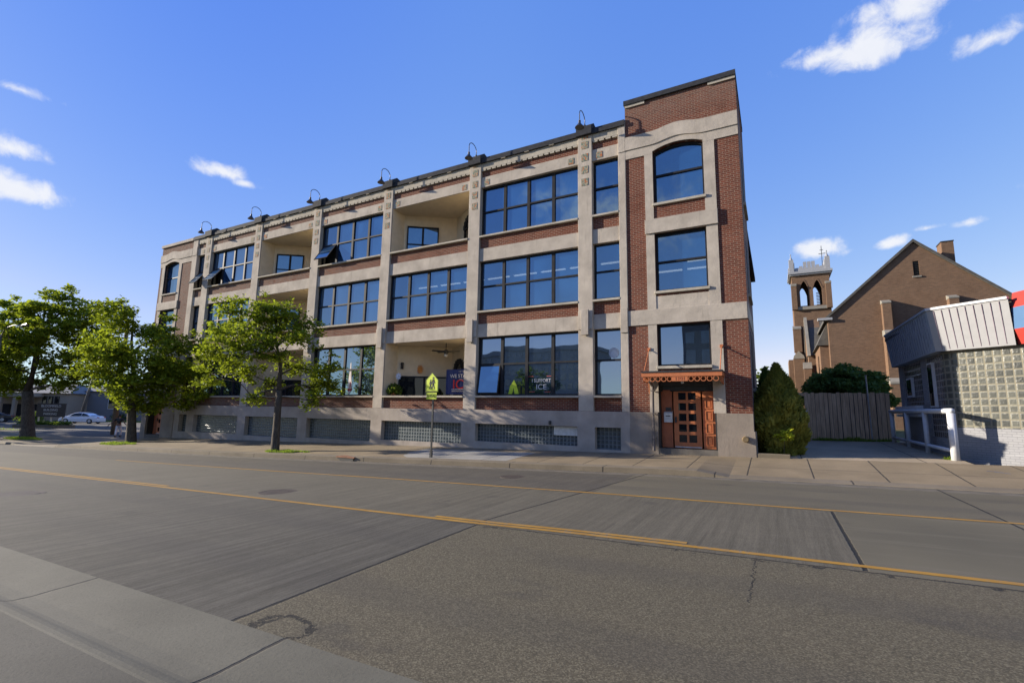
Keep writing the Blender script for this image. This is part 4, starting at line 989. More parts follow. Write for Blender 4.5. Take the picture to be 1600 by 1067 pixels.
grass('grass', -18.9, -3.45, 1.35, .32, 1500, zwalk, 5, .1, .04)
bz = -.62
T2 = (-33.9, -2.6, zwalk(-33.9, -2.6)-.02); s2_ = 756.5/((Vector(T2)-M.translation).dot(F_))
C2 = [(150,530,0,28),(165,500,.5,24),(190,505,-.3,26),(215,512,.8,26),(245,525,.2,28),(275,540,-.2,28),(300,535,.6,20),(170,560,-.7,30),(210,555,-1.2,34),(250,565,-.9,34),(285,575,.3,30),(185,595,-.3,32),(225,600,-1.0,34),(262,605,-.4,30),(290,610,.8,22),(205,628,0,22),(240,630,.4,20),(190,482,0,14),(135,555,.8,20),(310,560,1.4,18),(155,590,1,24),(232,575,1.6,34),(140,575,-.4,20),(132,535,1.2,18),(175,475,.6,16),(160,478,-.4,13),(200,640,.8,16),(270,625,1.2,20),(180,612,.8,22)]
street_tree('street_tree', 'dense rounded street tree hiding the near corner of the doorway at the far end', T2, (-.24, 0), 2.4, px_clumps(205, 690, s2_, C2), .26, 12, .2, 1.3, group='street trees along the kerb', twigs=False)
grass('grass', -33.7, -3.4, 1.7, .5, 1500, zwalk, 6, .12)
T1 = (-49.3, -2.5, -.92); s1_ = 20.94
C3 = [(85,470,0,28),(110,480,.6,30),(60,490,-.5,30),(30,490,.3,30),(5,485,.8,28),(-25,500,0,32),(130,500,-.3,26),(145,480,.9,18),(90,520,-1.0,36),(50,530,-.6,36),(15,535,.4,34),(-20,545,.9,34),(125,540,.5,30),(150,520,1.2,20),(100,565,-.4,30),(60,575,1.2,28),(20,580,-.9,28),(-15,590,0,30),(110,590,.8,22),(0,560,-1.6,30),(75,500,1.8,34),(20,600,.5,18),(75,455,.2,14),(90,600,.2,18),(130,575,1.5,22),(-5,610,.6,18),(100,455,.3,14),(150,555,.4,20),(60,540,-2.4,34),(100,525,2.6,30)]
street_tree('street_tree', 'largest street tree with a thick dark trunk standing by the parking sign', T1, (-.5, 0), 3.4, px_clumps(42, 683, s1_, C3), .40, 13, .25, .85, group='street trees along the kerb', twigs=False)
grass('grass', -48.2, -3.1, 2.3, .75, 1800, lambda X, Y: -.93, 8, .14)
# background trees at the left and the wooded hill at the right
rr = random.Random(21)
bgt = [((-92, 2, -.9), 9.5, 4.2, 'shade tree with a broad dark crown behind the parking sign'), ((-112, 22, -.9), 8, 3.6, 'dark tree standing behind the low grey houses'), ((-100, -3, -.9), 11, 5, 'tall dark tree at the far left beyond the largest street tree'), ((-118, 14, -.9), 9.5, 4.4, 'dark tree rising over the roof of the tan house'), ((-108, 33, -.9), 9, 4.2, 'dark tree rising over the roof of the blue grey house'), ((-84, 26, -.9), 8, 3.4, 'dark tree beside the red brown house behind the pole')]
for (b, h, r, lab) in bgt:
    cl = [(rr.uniform(-r*.7, r*.7), h*.62+rr.uniform(-h*.25, h*.28), rr.uniform(-r*.5, r*.5), r*rr.uniform(.35, .55)) for k in range(9)]
    street_tree('background_tree', lab, b, (0, 0), h*.35, cl, .22, rr.randint(0, 999), .42, .32, M_LEAFD, 'trees behind the parking lot', twigs=False)
for (b, lab, sd) in (((-64, -4.4, -.95), 'street tree cut off by the left edge of the view', 41), ((-80, -5.5, -.95), 'far street tree beyond the left edge of the view', 42)):
    rr = random.Random(sd); cl = [(rr.uniform(-4.2, 4.2), 6.6+rr.uniform(-2.6, 3.0), rr.uniform(-3.6, 3.6), rr.uniform(1.3, 2.0)) for k in range(18)]
    street_tree('street_tree', lab, b, (.1, 0), 3.2, cl, .4, sd, .28, .7, group='street trees along the kerb', twigs=False)
# ================================================================ SCHOOL CROSSING SIGN
sg = root('crossing_sign', (-11.12, -3.3, zwalk(-11.12, -3.3)), 'lime yellow school crossing sign with an AHEAD plate on a dark post at the kerb', 'road sign')
SX, SY = -11.13, -3.2; zg = zwalk(-11.1, -3.3)
MB().box(SX-.03, SX+.03, SY-.02, SY+.02, zg-.05, 2.9).box(SX-.045, SX+.045, SY-.035, SY+.035, zg-.02, zg+.25).build('post', M_DARKMETAL, sg)
M_LIMEP = plain('fluorescent_lime_sheeting', (.5, .6, .03), .5, var=.05)
hw = .285; zc = 2.28
def pent(k, x=SX-.06): return [(x-hw*k, zc+.03*(1-k)*8), (x+hw*k, zc+.03*(1-k)*8), (x+hw*k, zc+.42), (x, zc+.70-.25*(1-k)), (x-hw*k, zc+.42)]
pn = MB().prism(pent(1.0), SY-.03, SY-.022).build('sign_panel', M_LIMEP, sg)
bd = MB(); P0, P1 = pent(.96), pent(.91)
for k in range(5):
    a, b, c_, d_ = P0[k], P0[(k+1) % 5], P1[(k+1) % 5], P1[k]
    bd.quad((a[0], SY-.033, a[1]), (b[0], SY-.033, b[1]), (c_[0], SY-.033, c_[1]), (d_[0], SY-.033, d_[1]))
bd.build('border', M_BLACK, pn)
fg = MB(); y_ = SY-.034
def seg(a, b, wa_, wb_):
    a = Vector((a[0], 0, a[1])); b = Vector((b[0], 0, b[1])); n_ = (b-a).normalized(); n_ = Vector((-n_.z, 0, n_.x)); Y = Vector((0, y_, 0))
    fg.quad(a+n_*wa_+Y, b+n_*wb_+Y, b-n_*wb_+Y, a-n_*wa_+Y)
def walker(x, z, k):
    fg.quad(*[(x+.042*k*cos(t_*pi/5), y_, z+.40*k+.042*k*sin(t_*pi/5)) for t_ in range(10)])
    seg((x, z+.35*k), (x-.004, z+.18*k), .05*k, .04*k); seg((x, z+.19*k), (x-.06*k, z), .026*k, .018*k); seg((x, z+.19*k), (x+.065*k, z), .026*k, .018*k)
    seg((x+.02*k, z+.33*k), (x+.08*k, z+.2*k), .018*k, .014*k); seg((x-.02*k, z+.33*k), (x-.075*k, z+.22*k), .018*k, .014*k)
walker(SX-.0, zc+.10, 1.0); walker(SX-.125, zc+.10, .78)
fg.build('walking_figures', M_BLACK, pn)
pq = MB().box(SX-.29, SX+.17, SY-.03, SY-.022, 2.0, 2.24).build('ahead_plate', M_LIMEP, sg)
mb = MB(); put_text(mb, 'AHEAD', .165, (SX-.06, SY-.0335, 2.12), .78, extrude=.001); mb.build('lettering', M_BLACK, pq)

# manholes and storm drain
def mat_iron():
    m, t = newmat('cast_iron'); p = t.pos(); n = t.noise(p, 20, 4, .6)
    ch = t.node('ShaderNodeTexChecker'); t.put(ch.inputs[0], p); ch.inputs['Scale'].default_value = 22
    setb(t, t.ramp(n, [(.3, (.035, .026, .02)), (.7, (.09, .07, .055))]), .7, .3, .4, t.bump(ch.outputs[1], .5, .01)); return m
M_IRON = mat_iron()
for (x, y, r_, lab) in ((-9.72, -10.4, .33, 'rust brown round manhole cover between the yellow lines'), (-6.37, -5.72, .3, 'dark round manhole cover in the far lane near the kerb'), (-14.38, -13.25, .4, 'dark wet looking manhole cover in the near lane at the left')):
    z_ = zroad(x, y); mb = MB().lathe([(r_+.07, -.03), (r_+.07, .005), (r_, .006), (r_-.01, .003), (r_-.02, .007), (.01, .008)], (x, y, z_), 26)
    tag(reorigin(mb.build('manhole_cover', M_IRON), (x, y, z_)), lab, 'manhole cover', 'manhole covers in the road')
xd = -14.6; yd = kY(xd)
sdn = root('storm_drain', (xd, yd, zroad(xd, yd)), 'rusty kerb inlet of a storm drain with a dark mouth', 'storm drain')
MB().box(xd-.42, xd+.42, yd-.012, yd+.02, zroad(xd, yd)+.0, zroad(xd, yd)+.105).build('mouth', M_BLACK, sdn)
MB().box(xd-.48, xd+.48, yd-.03, yd+.4, zk(xd)-.035, zk(xd)+.012).build('iron_cover', plain('rusty_iron', (.2, .085, .04), .8), sdn)

# ================================================================ RIGHT: ALLEY, FENCE, SHRUBS
def conifer(name, label, base, h, r, n, seed, mat, sprig=False):
    rr = random.Random(seed); bs = Vector(base); o = root(name, base, label, 'shrub')
    MB().tube([bs+Vector((0, 0, -.1)), bs+Vector((0, 0, h*.6))], [.07, .03], 7).build('stem', M_BARK, o)
    mb = MB()
    for k in range(n):
        u = rr.random()**1.1; a = rr.uniform(0, 2*pi)
        prof = r*lerp_tab(u, [(0, .72), (.12, .86), (.36, 1.0), (.6, .84), (.8, .46), (.93, .14), (1, .02)])*(1+.13*sin(3*a+u*9)+.10*sin(5*a-u*21))
        q = prof*(.62+.38*rr.random()**.5); p = bs+Vector((q*cos(a), q*sin(a), .06+u*h))
        out = Vector((cos(a), sin(a), 0)); d = (out*.55+Vector((rr.gauss(0, .35), rr.gauss(0, .35), .8+rr.gauss(0, .3)))).normalized(); b = d.cross(out+Vector((rr.gauss(0, .6), rr.gauss(0, .6), rr.gauss(0, .6)))).normalized()
        s_ = rr.uniform(.07, .15); d *= s_; b *= s_*.35
        mb.quad(p-d*.5, p+b, p+d, p-b)
    mb.build('foliage', mat, o)
    return o
cb_ = (.05, 1.15, .3)
cf = conifer('conifer_shrub', 'bushy cone shaped evergreen at the near corner of the brick tower', cb_, 2.95, .8, 21000, 31, M_CONIFER)
mb = MB(); rr = random.Random(5)
for k in range(26): leafball(mb, (cb_[0]+.13+rr.gauss(0, .13), cb_[1]-.83+rr.uniform(-.04, .08), .95+rr.gauss(0, .12)+.0), (.07, .05, .06), 14, .07, rr)
sp_ = root('lime_sprig', (.2, .42, .3), 'bright lime leaved sprig growing out of the cone shaped evergreen', 'plant')
mb.build('leaves', M_LIME, sp_); MB().tube([(.12, .42, .3), (.15, .36, .7), (.18, .33, .95)], .008, 5).build('stem', M_BARK, sp_)
conifer('conifer_shrub', 'dark narrow evergreen right against the tower wall behind the cone shaped one', (-.3, 2.2, .32), 2.9, .5, 6000, 33, M_YEW)
ks = MB().box(-.62, .3, -.02, .12, .2, .42).build('kerb_stone', M_KERB, bevel=.02)
tag(reorigin(ks, (-.15, .05, .3)), 'short pale concrete edging stone at the foot of the evergreen', 'edging stone')
# plank fence and gate
fn = root('plank_fence', (2.6, 7.6, .6), 'weathered grey plank fence of upright boards across the alley', 'fence')
rr = random.Random(4); x = 1.22; mb = MB(); k = 0
while x < 4.15:
    w_ = rr.uniform(.115, .17); top = 2.63+rr.uniform(-.03, .03); y = 7.6 + (.035 if k % 2 else 0) + rr.uniform(-.008, .008)
    mb.box(x, x+w_, y, y+.022, .52+.03*rr.random(), top); x += w_+rr.uniform(.008, .03); k += 1
mb.build('boards', M_FENCE, fn); MB().box(1.24, 4.14, 7.655, 7.66, .5, 2.58).build('backing', M_UNLIT, fn)  # dark sheet stands in for shade in the gaps between boards
MB().box(1.2, 4.15, 7.66, 7.74, 1.0, 1.09).box(1.2, 4.15, 7.66, 7.74, 2.2, 2.29).build('rails', M_FENCE, fn)
MB().box(1.1, 1.24, 7.55, 7.69, .4, 2.66).build('gate_post', M_FENCE, fn)
mb = MB(); x = .1
while x < 1.08:
    mb.box(x, x+.14, 7.62, 7.64, .52, 1.95); x += .155
mb.build('gate_boards', M_FENCE, fn)
MB().box(-.5, 1.24, 7.6, 7.68, 2.5, 2.64).build('top_beam', M_FENCE, fn)
MB().box(.95, 1.2, 7.5, 7.62, 1.78, 1.86).build('latch', M_GREYBOX, fn)
nts = root('notice_board', (.75, 7.55, 2.1), 'small pale notice board fixed on the gate beside the evergreen', 'sign')
MB().box(.3, 1.02, 7.56, 7.6, 1.98, 2.34).build('panel', plain('notice_white', (.55, .56, .58), .5), nts)
mb = MB()
for r_ in range(5):
    xx = .36
    while xx < .94: wv = rnd.uniform(.03, .11); mb.box(xx, min(xx+wv, .97), 7.556, 7.56, 2.29-.065*r_-.03, 2.29-.065*r_); xx += wv+.025
mb.build('faded_print', plain('faded_print', (.13, .14, .18), .6), nts)
# round yew behind the fence
yw = root('yew_tree', (3.1, 11, .5), 'large dark green dome shaped evergreen rising behind the plank fence', 'tree')
mb = MB(); rr = random.Random(9)
for k in range(110):
    a = rr.uniform(0, 2*pi); q = rr.random()**.5; u = .55+.45*rr.random()
    c = Vector((3.05+1.8*q*cos(a), 11.2+1.45*q*sin(a), 2.15+(1.95*sqrt(max(0, 1-q*q)))*u))
    leafball(mb, c, (.42, .42, .26), 260, .16, rr)
mb.build('crown', M_YEW, yw); MB().tube([(3.1, 11.2, .4), (3.1, 11.2, 3)], [.18, .08], 8).build('trunk', M_BARK, yw)
mp = MB().tube([(3.43, 7.5, .55), (3.38, 7.5, 3.35)], .028, 7).lathe([(.035, 3.33), (.035, 3.37)], (3.38, 7.5, 0), 8)
tag(reorigin(mp.build('metal_post', plain('galvanised', (.3, .31, .33), .5, .5)), (3.4, 7.5, .55)), 'slim grey metal post standing at the plank fence', 'post')
# low weeds at the foot of the fence
structure(grass('grass', 2.7, 7.4, 1.5, .16, 900, zal, 15, .16), 'stuff')
# ================================================================ GREY SHOP WITH GLASS BLOCKS
G = root('corner_shop', (7.5, 4, .4), 'low white brick shop with big glass block windows and a metal fascia', 'building')
A0, A1, A2, A3 = Vector((4.28, 6.25, 0)), Vector((4.43, .95, 0)), Vector((6.1, -.28, 0)), Vector((9.5, .9, 0))
def wallpan(mb, p, q, z_a, z_b, th=.2, mi=0):
    d = (q-p); L = d.length; d = d/L; n_ = Vector((-d.y, d.x, 0))   # inward normal
    mb.obox((p+q)/2 + n_*th/2 + Vector((0, 0, (z_a+z_b)/2)), d*L/2, n_*th/2, Vector((0, 0, (z_b-z_a)/2)), mi)
def part_wall(nm, p, q, a, b, z_a, z_b, mat, th=.2, o=0.0, parent=G):
    d = (q-p).normalized(); n_ = Vector((-d.y, d.x, 0)); mb = MB()
    wallpan(mb, p+d*a-n_*o, p+d*b-n_*o, z_a, z_b, th); return mb.build(nm, mat, parent)
LS, LF = (A1-A0).length, (A2-A1).length
M_SHOPW = M_WBRICK
part_wall('wall', A0, A1, 0, LS, .2, 1.02, M_SHOPW); part_wall('wall', A0, A1, 0, .55, 1.02, 3.7, M_SHOPW)
part_wall('wall', A0, A1, .55, 3.2, 1.02, 2.05, M_SHOPW); part_wall('pillar', A0, A1, 3.0, 3.55, 2.05, 3.7, M_SHOPW, .24, .02)
part_wall('wall', A0, A1, 3.2, 3.5, 1.02, 2.05, M_SHOPW, .22, .01)
part_wall('ledge', A0, A1, -.1, 2.75, 1.92, 2.03, M_WHITEP, .2, .2); part_wall('ledge', A0, A1, -.1, 2.75, 1.65, 1.75, M_WHITEP, .18, .18)
part_wall('glass_block_window', A0, A1, .55, 3.0, 2.05, 3.7, mat_glassblock('side_glass_block', .2, (.13, .11, .10), (.17, .15, .14), (.3, .27, .25), .012), .1, -.06)
wn = part_wall('vent_window', A0, A1, 1.05, 1.75, 2.35, 3.05, M_WHITEP, .08, .03); part_wall('vent_pane', A0, A1, 1.12, 1.68, 2.42, 2.98, M_DARKGLASS, .02, .035, wn)
part_wall('glass_block_window', A0, A1, 3.5, LS-.3, 1.02, 3.7, bpy.data.materials['side_glass_block'], .1, -.04)
wn = part_wall('casement', A0, A1, 3.75, 4.25, 1.95, 3.35, M_WHITEP, .08, .05); part_wall('casement_pane', A0, A1, 3.8, 4.2, 2.0, 3.3, M_DARKGLASS, .02, .056, wn)
part_wall('wall', A1, A2, 0, LF, .2, 1.36, M_SHOPW); part_wall('wall', A2, A3, 0, 3.6, .2, 1.36, M_SHOPW)
# rounded glass block corner and front
d1, d2_ = (A1-A0).normalized(), (A2-A1).normalized()
c0, c1 = A1-d1*.3, A1+d2_*.3; mb = MB(); pts = []
for k in range(7):
    t_ = k/6; pts.append(c0*(1-t_)**2+A1*2*t_*(1-t_)+c1*t_*t_)
for p, q in zip(pts[:-1], pts[1:]): wallpan(mb, p, q, 1.36, 3.7, .1)
mb.build('corner_glass_block', M_GBLOCK2, G); 
part_wall('glass_block_window', A1, A2, .3, LF, 1.36, 3.7, M_GBLOCK2, .1, 0); part_wall('glass_block_window', A2, A3, 0, 3.6, 1.36, 3.7, M_GBLOCK2, .1, 0)
# fascia: leaning metal panels with standing seams
M_FASW = plain('white_metal_panel', (.25, .25, .255), .35, var=.05); M_FASS = plain('blue_grey_metal_panel', (.27, .315, .37), .8, var=.08, spec=.05)
n0 = Vector((-1, 0, 0)); nf = Vector((d2_.y, -d2_.x, 0)); n3 = Vector(((A3-A2).normalized().y, -(A3-A2).normalized().x, 0))
def mitre(p, na, nb, o): return p + (na+nb).normalized()*o/max(.35, (na+nb).normalized().dot(na))
oB, oT = .2, .34; zb_, zt_ = 3.56, 4.8
F0b, F0t = A0+n0*oB, A0+n0*oT; F1b, F1t = mitre(A1, n0, nf, oB), mitre(A1, n0, nf, oT)
e2 = A1+d2_*(LF-.42); F2b, F2t = e2+nf*oB, e2+nf*oT
def panel(nm, pb, qb, pt, qt, z_a, z_b, mat, nseam, seam_mat, bigseam=.012):
    mb = MB(); n_ = (qb-pb).cross(Vector((0, 0, 1))).normalized()
    up = Vector((0, 0, 1))
    mb.quad(pb+up*z_a, qb+up*z_a, qt+up*z_b, pt+up*z_b); inn = -n_*.25
    mb.quad(pb+inn+up*z_a, qb+inn+up*z_a, qb+up*z_a, pb+up*z_a); mb.quad(pt+up*z_b, qt+up*z_b, qt+inn*2+up*z_b, pt+inn*2+up*z_b)
    o = mb.build(nm, mat, G); sm = MB()
    for k in range(1, nseam):
        t_ = k/nseam; a, b = pb.lerp(qb, t_)+up*(z_a+.05), pt.lerp(qt, t_)+up*(z_b-.05); dd = (qb-pb).normalized()*bigseam
        sm.obox((a+b)/2+n_*.004, dd, (b-a)/2, n_*.012)
    sm.build('seams', seam_mat, o); return o
M_SEAM = plain('purple_brown_seam', (.16, .11, .14), .5)
panel('side_fascia', F0b, F1b, F0t, F1t, zb_, zt_, M_FASS, 22, plain('dark_seam', (.19, .21, .255), .7, spec=.1), .006)
panel('front_fascia', F1b, F2b, F1t, F2t, zb_, zt_, M_FASW, 10, M_SEAM, .005)
up = Vector((0, 0, 1))
for nm, p, q in (('fascia_trim', F0t, F1t), ('fascia_trim', F1t, F2t)):
    mb = MB(); mb.obox((p+q)/2+up*(zt_+.02), (q-p)/2, Vector((.03, .03, 0)), up*.035); mb.build(nm, M_FASS if p is F0t else M_WHITEP, G)
# faceted red and blue corner sign
K0b, K0t = F2b+nf*.02, F2t+nf*.02; K1 = mitre(A2, nf, n3, .62); K2 = A2+(A3-A2).normalized()*1.2+n3*.4
M_RED = plain('red_sign_panel', (.36, .04, .03), .4, var=.05); M_BLUE = plain('blue_sign_panel', (.06, .13, .25), .4, var=.05)
for (p, q, qq) in ((K0b, K1, 0), (K1, K2, 1)):
    ms = (M_RED, M_BLUE) if qq == 0 else (plain('shaded_red_sign_panel', (.3, .008, .02), .4), plain('shaded_blue_sign_panel', (.02, .07, .18), .4))  # facet turned from the sun gets shaded copies of the sign colours
    for (z_a, z_b, mt, oa, ob) in ((3.58, 3.98, 0, -.15, .0), (3.98, 4.55, 1, 0, 0), (4.55, 4.98, 0, 0, -.18)):
        mb = MB(); nn = nf if qq == 0 else n3
        mb.quad(p+nn*oa+up*z_a, q+nn*oa+up*z_a, q+nn*ob+up*z_b, p+nn*ob+up*z_b); mb.build('sign_facet', ms[mt], G)
MB().prism([(F0t.x, F0t.y), (F1t.x+.05, F1t.y+.05), (F2t.x, F2t.y+.1), (A2.x, A2.y), (A3.x, A3.y), (12, 3), (12, 7), (4.3, 7)], 4.6, 4.7, axis='z').build('flat_roof', M_COPING, G)
MB().box(4.55, 12, 6.0, 6.25, .2, 4.6).build('back_wall', M_SHOPW, G)
inn = MB().prism([(A0.x+.3, A0.y-.3), (A1.x+.35, A1.y+.3), (A2.x, A2.y+.5), (9, 1.5), (9, 6)], .2, 4.5, axis='z'); inn.build('dim_interior', plain('shop_interior', (.12, .12, .10), .9), G)
# white pipe railing
rl = root('pipe_railing', (4.3, 3.2, .5), 'white painted pipe railing with thick posts along the shop wall', 'railing')
rp = lambda t_: Vector((4.26-.33*t_, .2+6.0*t_, 0))
for t_, r_, zt2 in ((0, .1, 1.76), (.36, .075, 1.8), (.68, .075, 1.82), (1.0, .075, 1.83)):
    p = rp(t_); zg_ = zal(p.x, p.y); MB().tube([p+up*(zg_-.05), p+up*zt2], r_, 12).build('post', M_WHITEP, rl, smooth=True)
MB().tube([rp(-.015)+up*1.82, rp(1.03)+up*1.84], .075, 12).build('top_rail', M_WHITEP, rl, smooth=True)
MB().tube([rp(.01)+up*.72, rp(1.0)+up*.85], .055, 12).build('lower_rail', M_WHITEP, rl, smooth=True)
# low kerb under the railing
lk = MB(); 
for k in range(10):
    a, b = rp(k/10), rp((k+1)/10); lk.obox((a+b)/2+Vector((.05, 0, zal(4.2, (a.y+b.y)/2)+.0)), (b-a)/2, Vector((.2, 0, 0)), up*.06)
lko = structure(lk.build('railing_kerb', M_KERB)); structure(grass('grass', 4.35, 1.2, .18, .22, 160, zal, 17, .12), 'stuff')

KS = 1.04; CP = Vector((0, -17.632, 1.6))
for o in (G, rl): o.location = CP + (o.location-CP)*KS; o.scale = (KS, KS, KS)
lko.location = CP*(1-KS); lko.scale = (KS, KS, KS)
# ================================================================ CHURCH
M_SLATE = plain('slate_roof', (.075, .07, .06), .8, var=.25, scale=3); M_STONE = plain('grey_limestone', (.2, .185, .155), .85, var=.15, scale=2)
M_ZINC = plain('grey_zinc', (.27, .275, .285), .7, var=.1)
H = root('church', (10, 55, .3), 'brown brick church with a steep gable and a crenellated bell tower behind the fence', 'church')
gx0, gx1, gxa = 5.2, 20.4, 12.8
gz_ = lambda x: 11.83 + (18.9-11.83)*(1-abs(x-gxa)/(gxa-gx0))
MB().strips(sorted([gx0, gxa, gx1]+frange(gx0, gx1, 1.0)+[12.62, 13.1]), 0, gz_, [(12.62, 13.1, 15.5, 17.0)], 42, 42.6).build('gable_wall', M_CHBRICK, H)
lv = MB().box(12.62, 13.1, 42.2, 42.3, 15.5, 17.0)
for k in range(8): lv.obox((12.86, 42.1, 15.6+.18*k), (.23, 0, 0), (0, .07, .05), (0, -.005, .012))
lv.build('louvre_vent', M_DARKMETAL, H); MB().box(12.5, 13.2, 41.9, 42.3, 15.35, 15.49).build('vent_sill', M_STONE, H)
for s_, nm in ((-1, 'left'), (1, 'right')):
    ex = gx0-.35 if s_ < 0 else gx1+.35; ez = gz_(gx0)-.33; mb = MB()
    mb.prism([(gxa, 18.95), (ex, ez), (ex, ez+.28), (gxa, 19.25)], 41.8, 80); mb.build('roof', M_SLATE, H)
MB().box(gx0-.9, gx0+.4, 41.7, 42.3, 11.6, 11.85).build('kneeler', M_ZINC, H)
MB().box(gx0, gx0+.6, 42.6, 80, 0, 11.8).build('nave_wall', M_CHBRICK, H); MB().box(gx1-.6, gx1, 42.6, 80, 0, 11.8).build('nave_wall', M_CHBRICK, H)
for x in (10.1, 15.2):
    mb = MB().box(x-.33, x+.37, 41.2, 42.0, 9.9, 12.85).box(x-.38, x+.42, 40.7, 42, 5.0, 9.6).box(x-.4, x+.45, 40.3, 42, 0, 4.8); mb.build('buttress', M_CHBRICK, H)
    mb = MB().prism([(41.15, 12.85), (42, 12.85), (42, 13.3), (41.15, 13.0)], x-.36, x+.4, axis='x').prism([(40.65, 9.6), (42, 9.6), (42, 10.2), (41.15, 10.15), (40.65, 9.85)], x-.41, x+.45, axis='x').prism([(40.25, 4.8), (42, 4.8), (42, 5.4), (40.65, 5.4), (40.25, 5.0)], x-.43, x+.48, axis='x'); mb.build('buttress_cap', M_STONE, H)
ch = MB().box(15.7, 16.65, 45, 46.6, 15, 19.45); ch.build('chimney', M_CHBRICK, H); MB().box(15.65, 16.7, 44.95, 46.65, 19.45, 19.55).build('chimney_cap', M_COPING, H)
# side aisle with its gabled porch
MB().strips([43.2, 45.6, 46.2, 50], 0, 9.9, [(45.6, 46.2, 4.5, 8.2)], -4.55, -4.15) if False else None
al = MB().box(4.4, 5.2, 43.0, 52, 0, 9.1); al.build('aisle_wall', M_CHBRICK, H); MB().box(4.36, 4.41, 45.2, 46.0, 4.2, 8.2).build('lancet_window', M_DARKGLASS, H)
MB().prism([(4.1, 9.1), (5.3, 9.1), (5.3, 11.7)], 42.8, 52).build('aisle_roof', M_SLATE, H)
pr = MB().prism([(50.0, 0), (55.5, 0), (55.5, 9.0), (52.8, 13.6), (50.0, 9.0)], 3.7, 5.2, axis='x'); pr.build('porch_gable', M_CHBRICK, H)
for (a, b) in (((49.7, 8.7), (52.8, 13.9)), ((52.8, 13.9), (55.8, 8.7))):
    c = Vector((3.75, (a[0]+b[0])/2, (a[1]+b[1])/2)); d = Vector((0, b[0]-a[0], b[1]-a[1])); n_ = Vector((0, -d.z, d.y)).normalized(); MB().obox(c, Vector((.16, 0, 0)), d/2, n_*.13).build('gable_coping', M_STONE, H)
MB().prism([(49.8, 8.85), (52.8, 13.55), (55.7, 8.85)], 3.95, 9.5, axis='x').build('porch_roof', M_SLATE, H)
MB().box(3.64, 3.71, 52.0, 53.6, 3.0, 9.0).build('lancet_window', M_DARKGLASS, H)
for y in (49.7, 55.4):
    MB().box(3.1, 3.9, y-.35, y+.35, 0, 7.2).build('buttress', M_CHBRICK, H); MB().prism([(y-.4, 7.2), (y+.4, 7.2), (y, 8.0)], 3.05, 3.95, axis='x').build('buttress_cap', M_STONE, H)
# tower
TW = (2.7, 6.95, 56, 60.3)
arch_t = lambda xa, xb: (lambda x: 18.35 + 1.1*(1-abs(2*(x-(xa+xb)/2)/(xb-xa))**1.7))
ops = [(3.55, 4.55), (5.05, 6.05)]
xs = sorted([TW[0], TW[1]] + sum([frange(a, b, (b-a)/10) for a, b in ops], []))
for (y0_, y1_) in ((56, 56.5), (59.8, 60.3)):
    MB().strips(xs, 15.7, 20.5, [(a, b, 16.1, arch_t(a, b)) for a, b in ops], y0_, y1_).build('belfry_wall', M_CHBRICK, H)
for x in (TW[0], TW[1]-.45): MB().box(x, x+.45, 56.5, 59.8, 15.7, 20.5).build('belfry_wall', M_CHBRICK, H)
MB().box(TW[0], TW[1], 56, 60.3, 0, 15.6).build('tower_shaft', M_CHBRICK, H)
for (a, b) in ops:
    zf_ = arch_t(a, b); mb = MB()
    for x0_, x1_ in zip(frange(a-.12, b+.12, .1)[:-1], frange(a-.12, b+.12, .1)[1:]):
        mm = lambda x: zf_(max(a, min(b, x))); mb.quad((x0_, 55.97, mm(x0_)), (x1_, 55.97, mm(x1_)), (x1_, 55.97, mm(x1_)+.22), (x0_, 55.97, mm(x0_)+.22))
    mb.build('arch_moulding', M_CHBRICK, H)
lv = MB()
for k in range(9): lv.obox((5.75, 57.4, 16.4+.2*k), (.28, 0, 0), (0, .08, .05), (0, 0, .015))
lv.build('belfry_louvres', M_CHBRICK, H)
MB().box(3.2, 6.5, 55.75, 56.1, 15.55, 15.95).build('string_course', M_STONE, H)
for x in (2.55, 6.45):
    MB().box(x, x+.62, 55.6, 56.3, 15.6, 18.8).build('tower_buttress', M_CHBRICK, H); MB().prism([(55.55, 18.8), (56.3, 18.8), (56.3, 19.3), (55.55, 19.05)], x-.03, x+.65, axis='x').build('buttress_cap', M_STONE, H)
for x in (2.55,):
    MB().box(x-.1, x+.8, 55.3, 56.2, 9.9, 12.9).build('tower_buttress', M_CHBRICK, H); MB().prism([(55.25, 12.9), (56.2, 12.9), (56.2, 13.5), (55.25, 13.1)], x-.13, x+.83, axis='x').build('buttress_cap', M_STONE, H)
    MB().box(x-.25, x+.95, 55.0, 56.2, 0, 9.0).build('tower_buttress', M_CHBRICK, H); MB().prism([(x-.3, 9.0), (x+1.0, 9.0), (x+.9, 9.4), (x+.35, 10.0), (x-.2, 9.4)], 54.95, 56.2).build('buttress_cap', M_STONE, H)
    MB().box(x-.8, x-.0, 56.2, 60.2, 0, 9.0).build('tower_buttress', M_CHBRICK, H)
MB().box(2.3, 7.35, 55.6, 60.7, 20.45, 20.75).box(2.45, 7.2, 55.75, 60.55, 20.25, 20.45).build('tower_cornice', M_ZINC, H)
par = MB()
for (y0_, y1_) in ((55.85, 56.15), (60.1, 60.4)):
    par.box(2.75, 6.9, y0_, y1_, 20.75, 21.2)
    for k in range(9):
        hgt = 22.3 - abs(k-4)*.0 - (.0 if k in (0, 8, 3, 4, 5) else (.55 if k in (2, 6) else .75)); x = 2.72+k*.47
        par.box(x, x+.40, y0_+.02, y1_-.02, 21.2, hgt-.25)
for x in (2.6, 6.75):
    par.box(x, x+.28, 56.15, 60.1, 20.75, 21.3)
    for k in range(7): par.box(x+.02, x+.26, 56.3+k*.55, 56.68+k*.55, 21.3, 22.05-(.5 if k in (1, 5) else 0))
par.build('tower_parapet', M_ZINC, H)
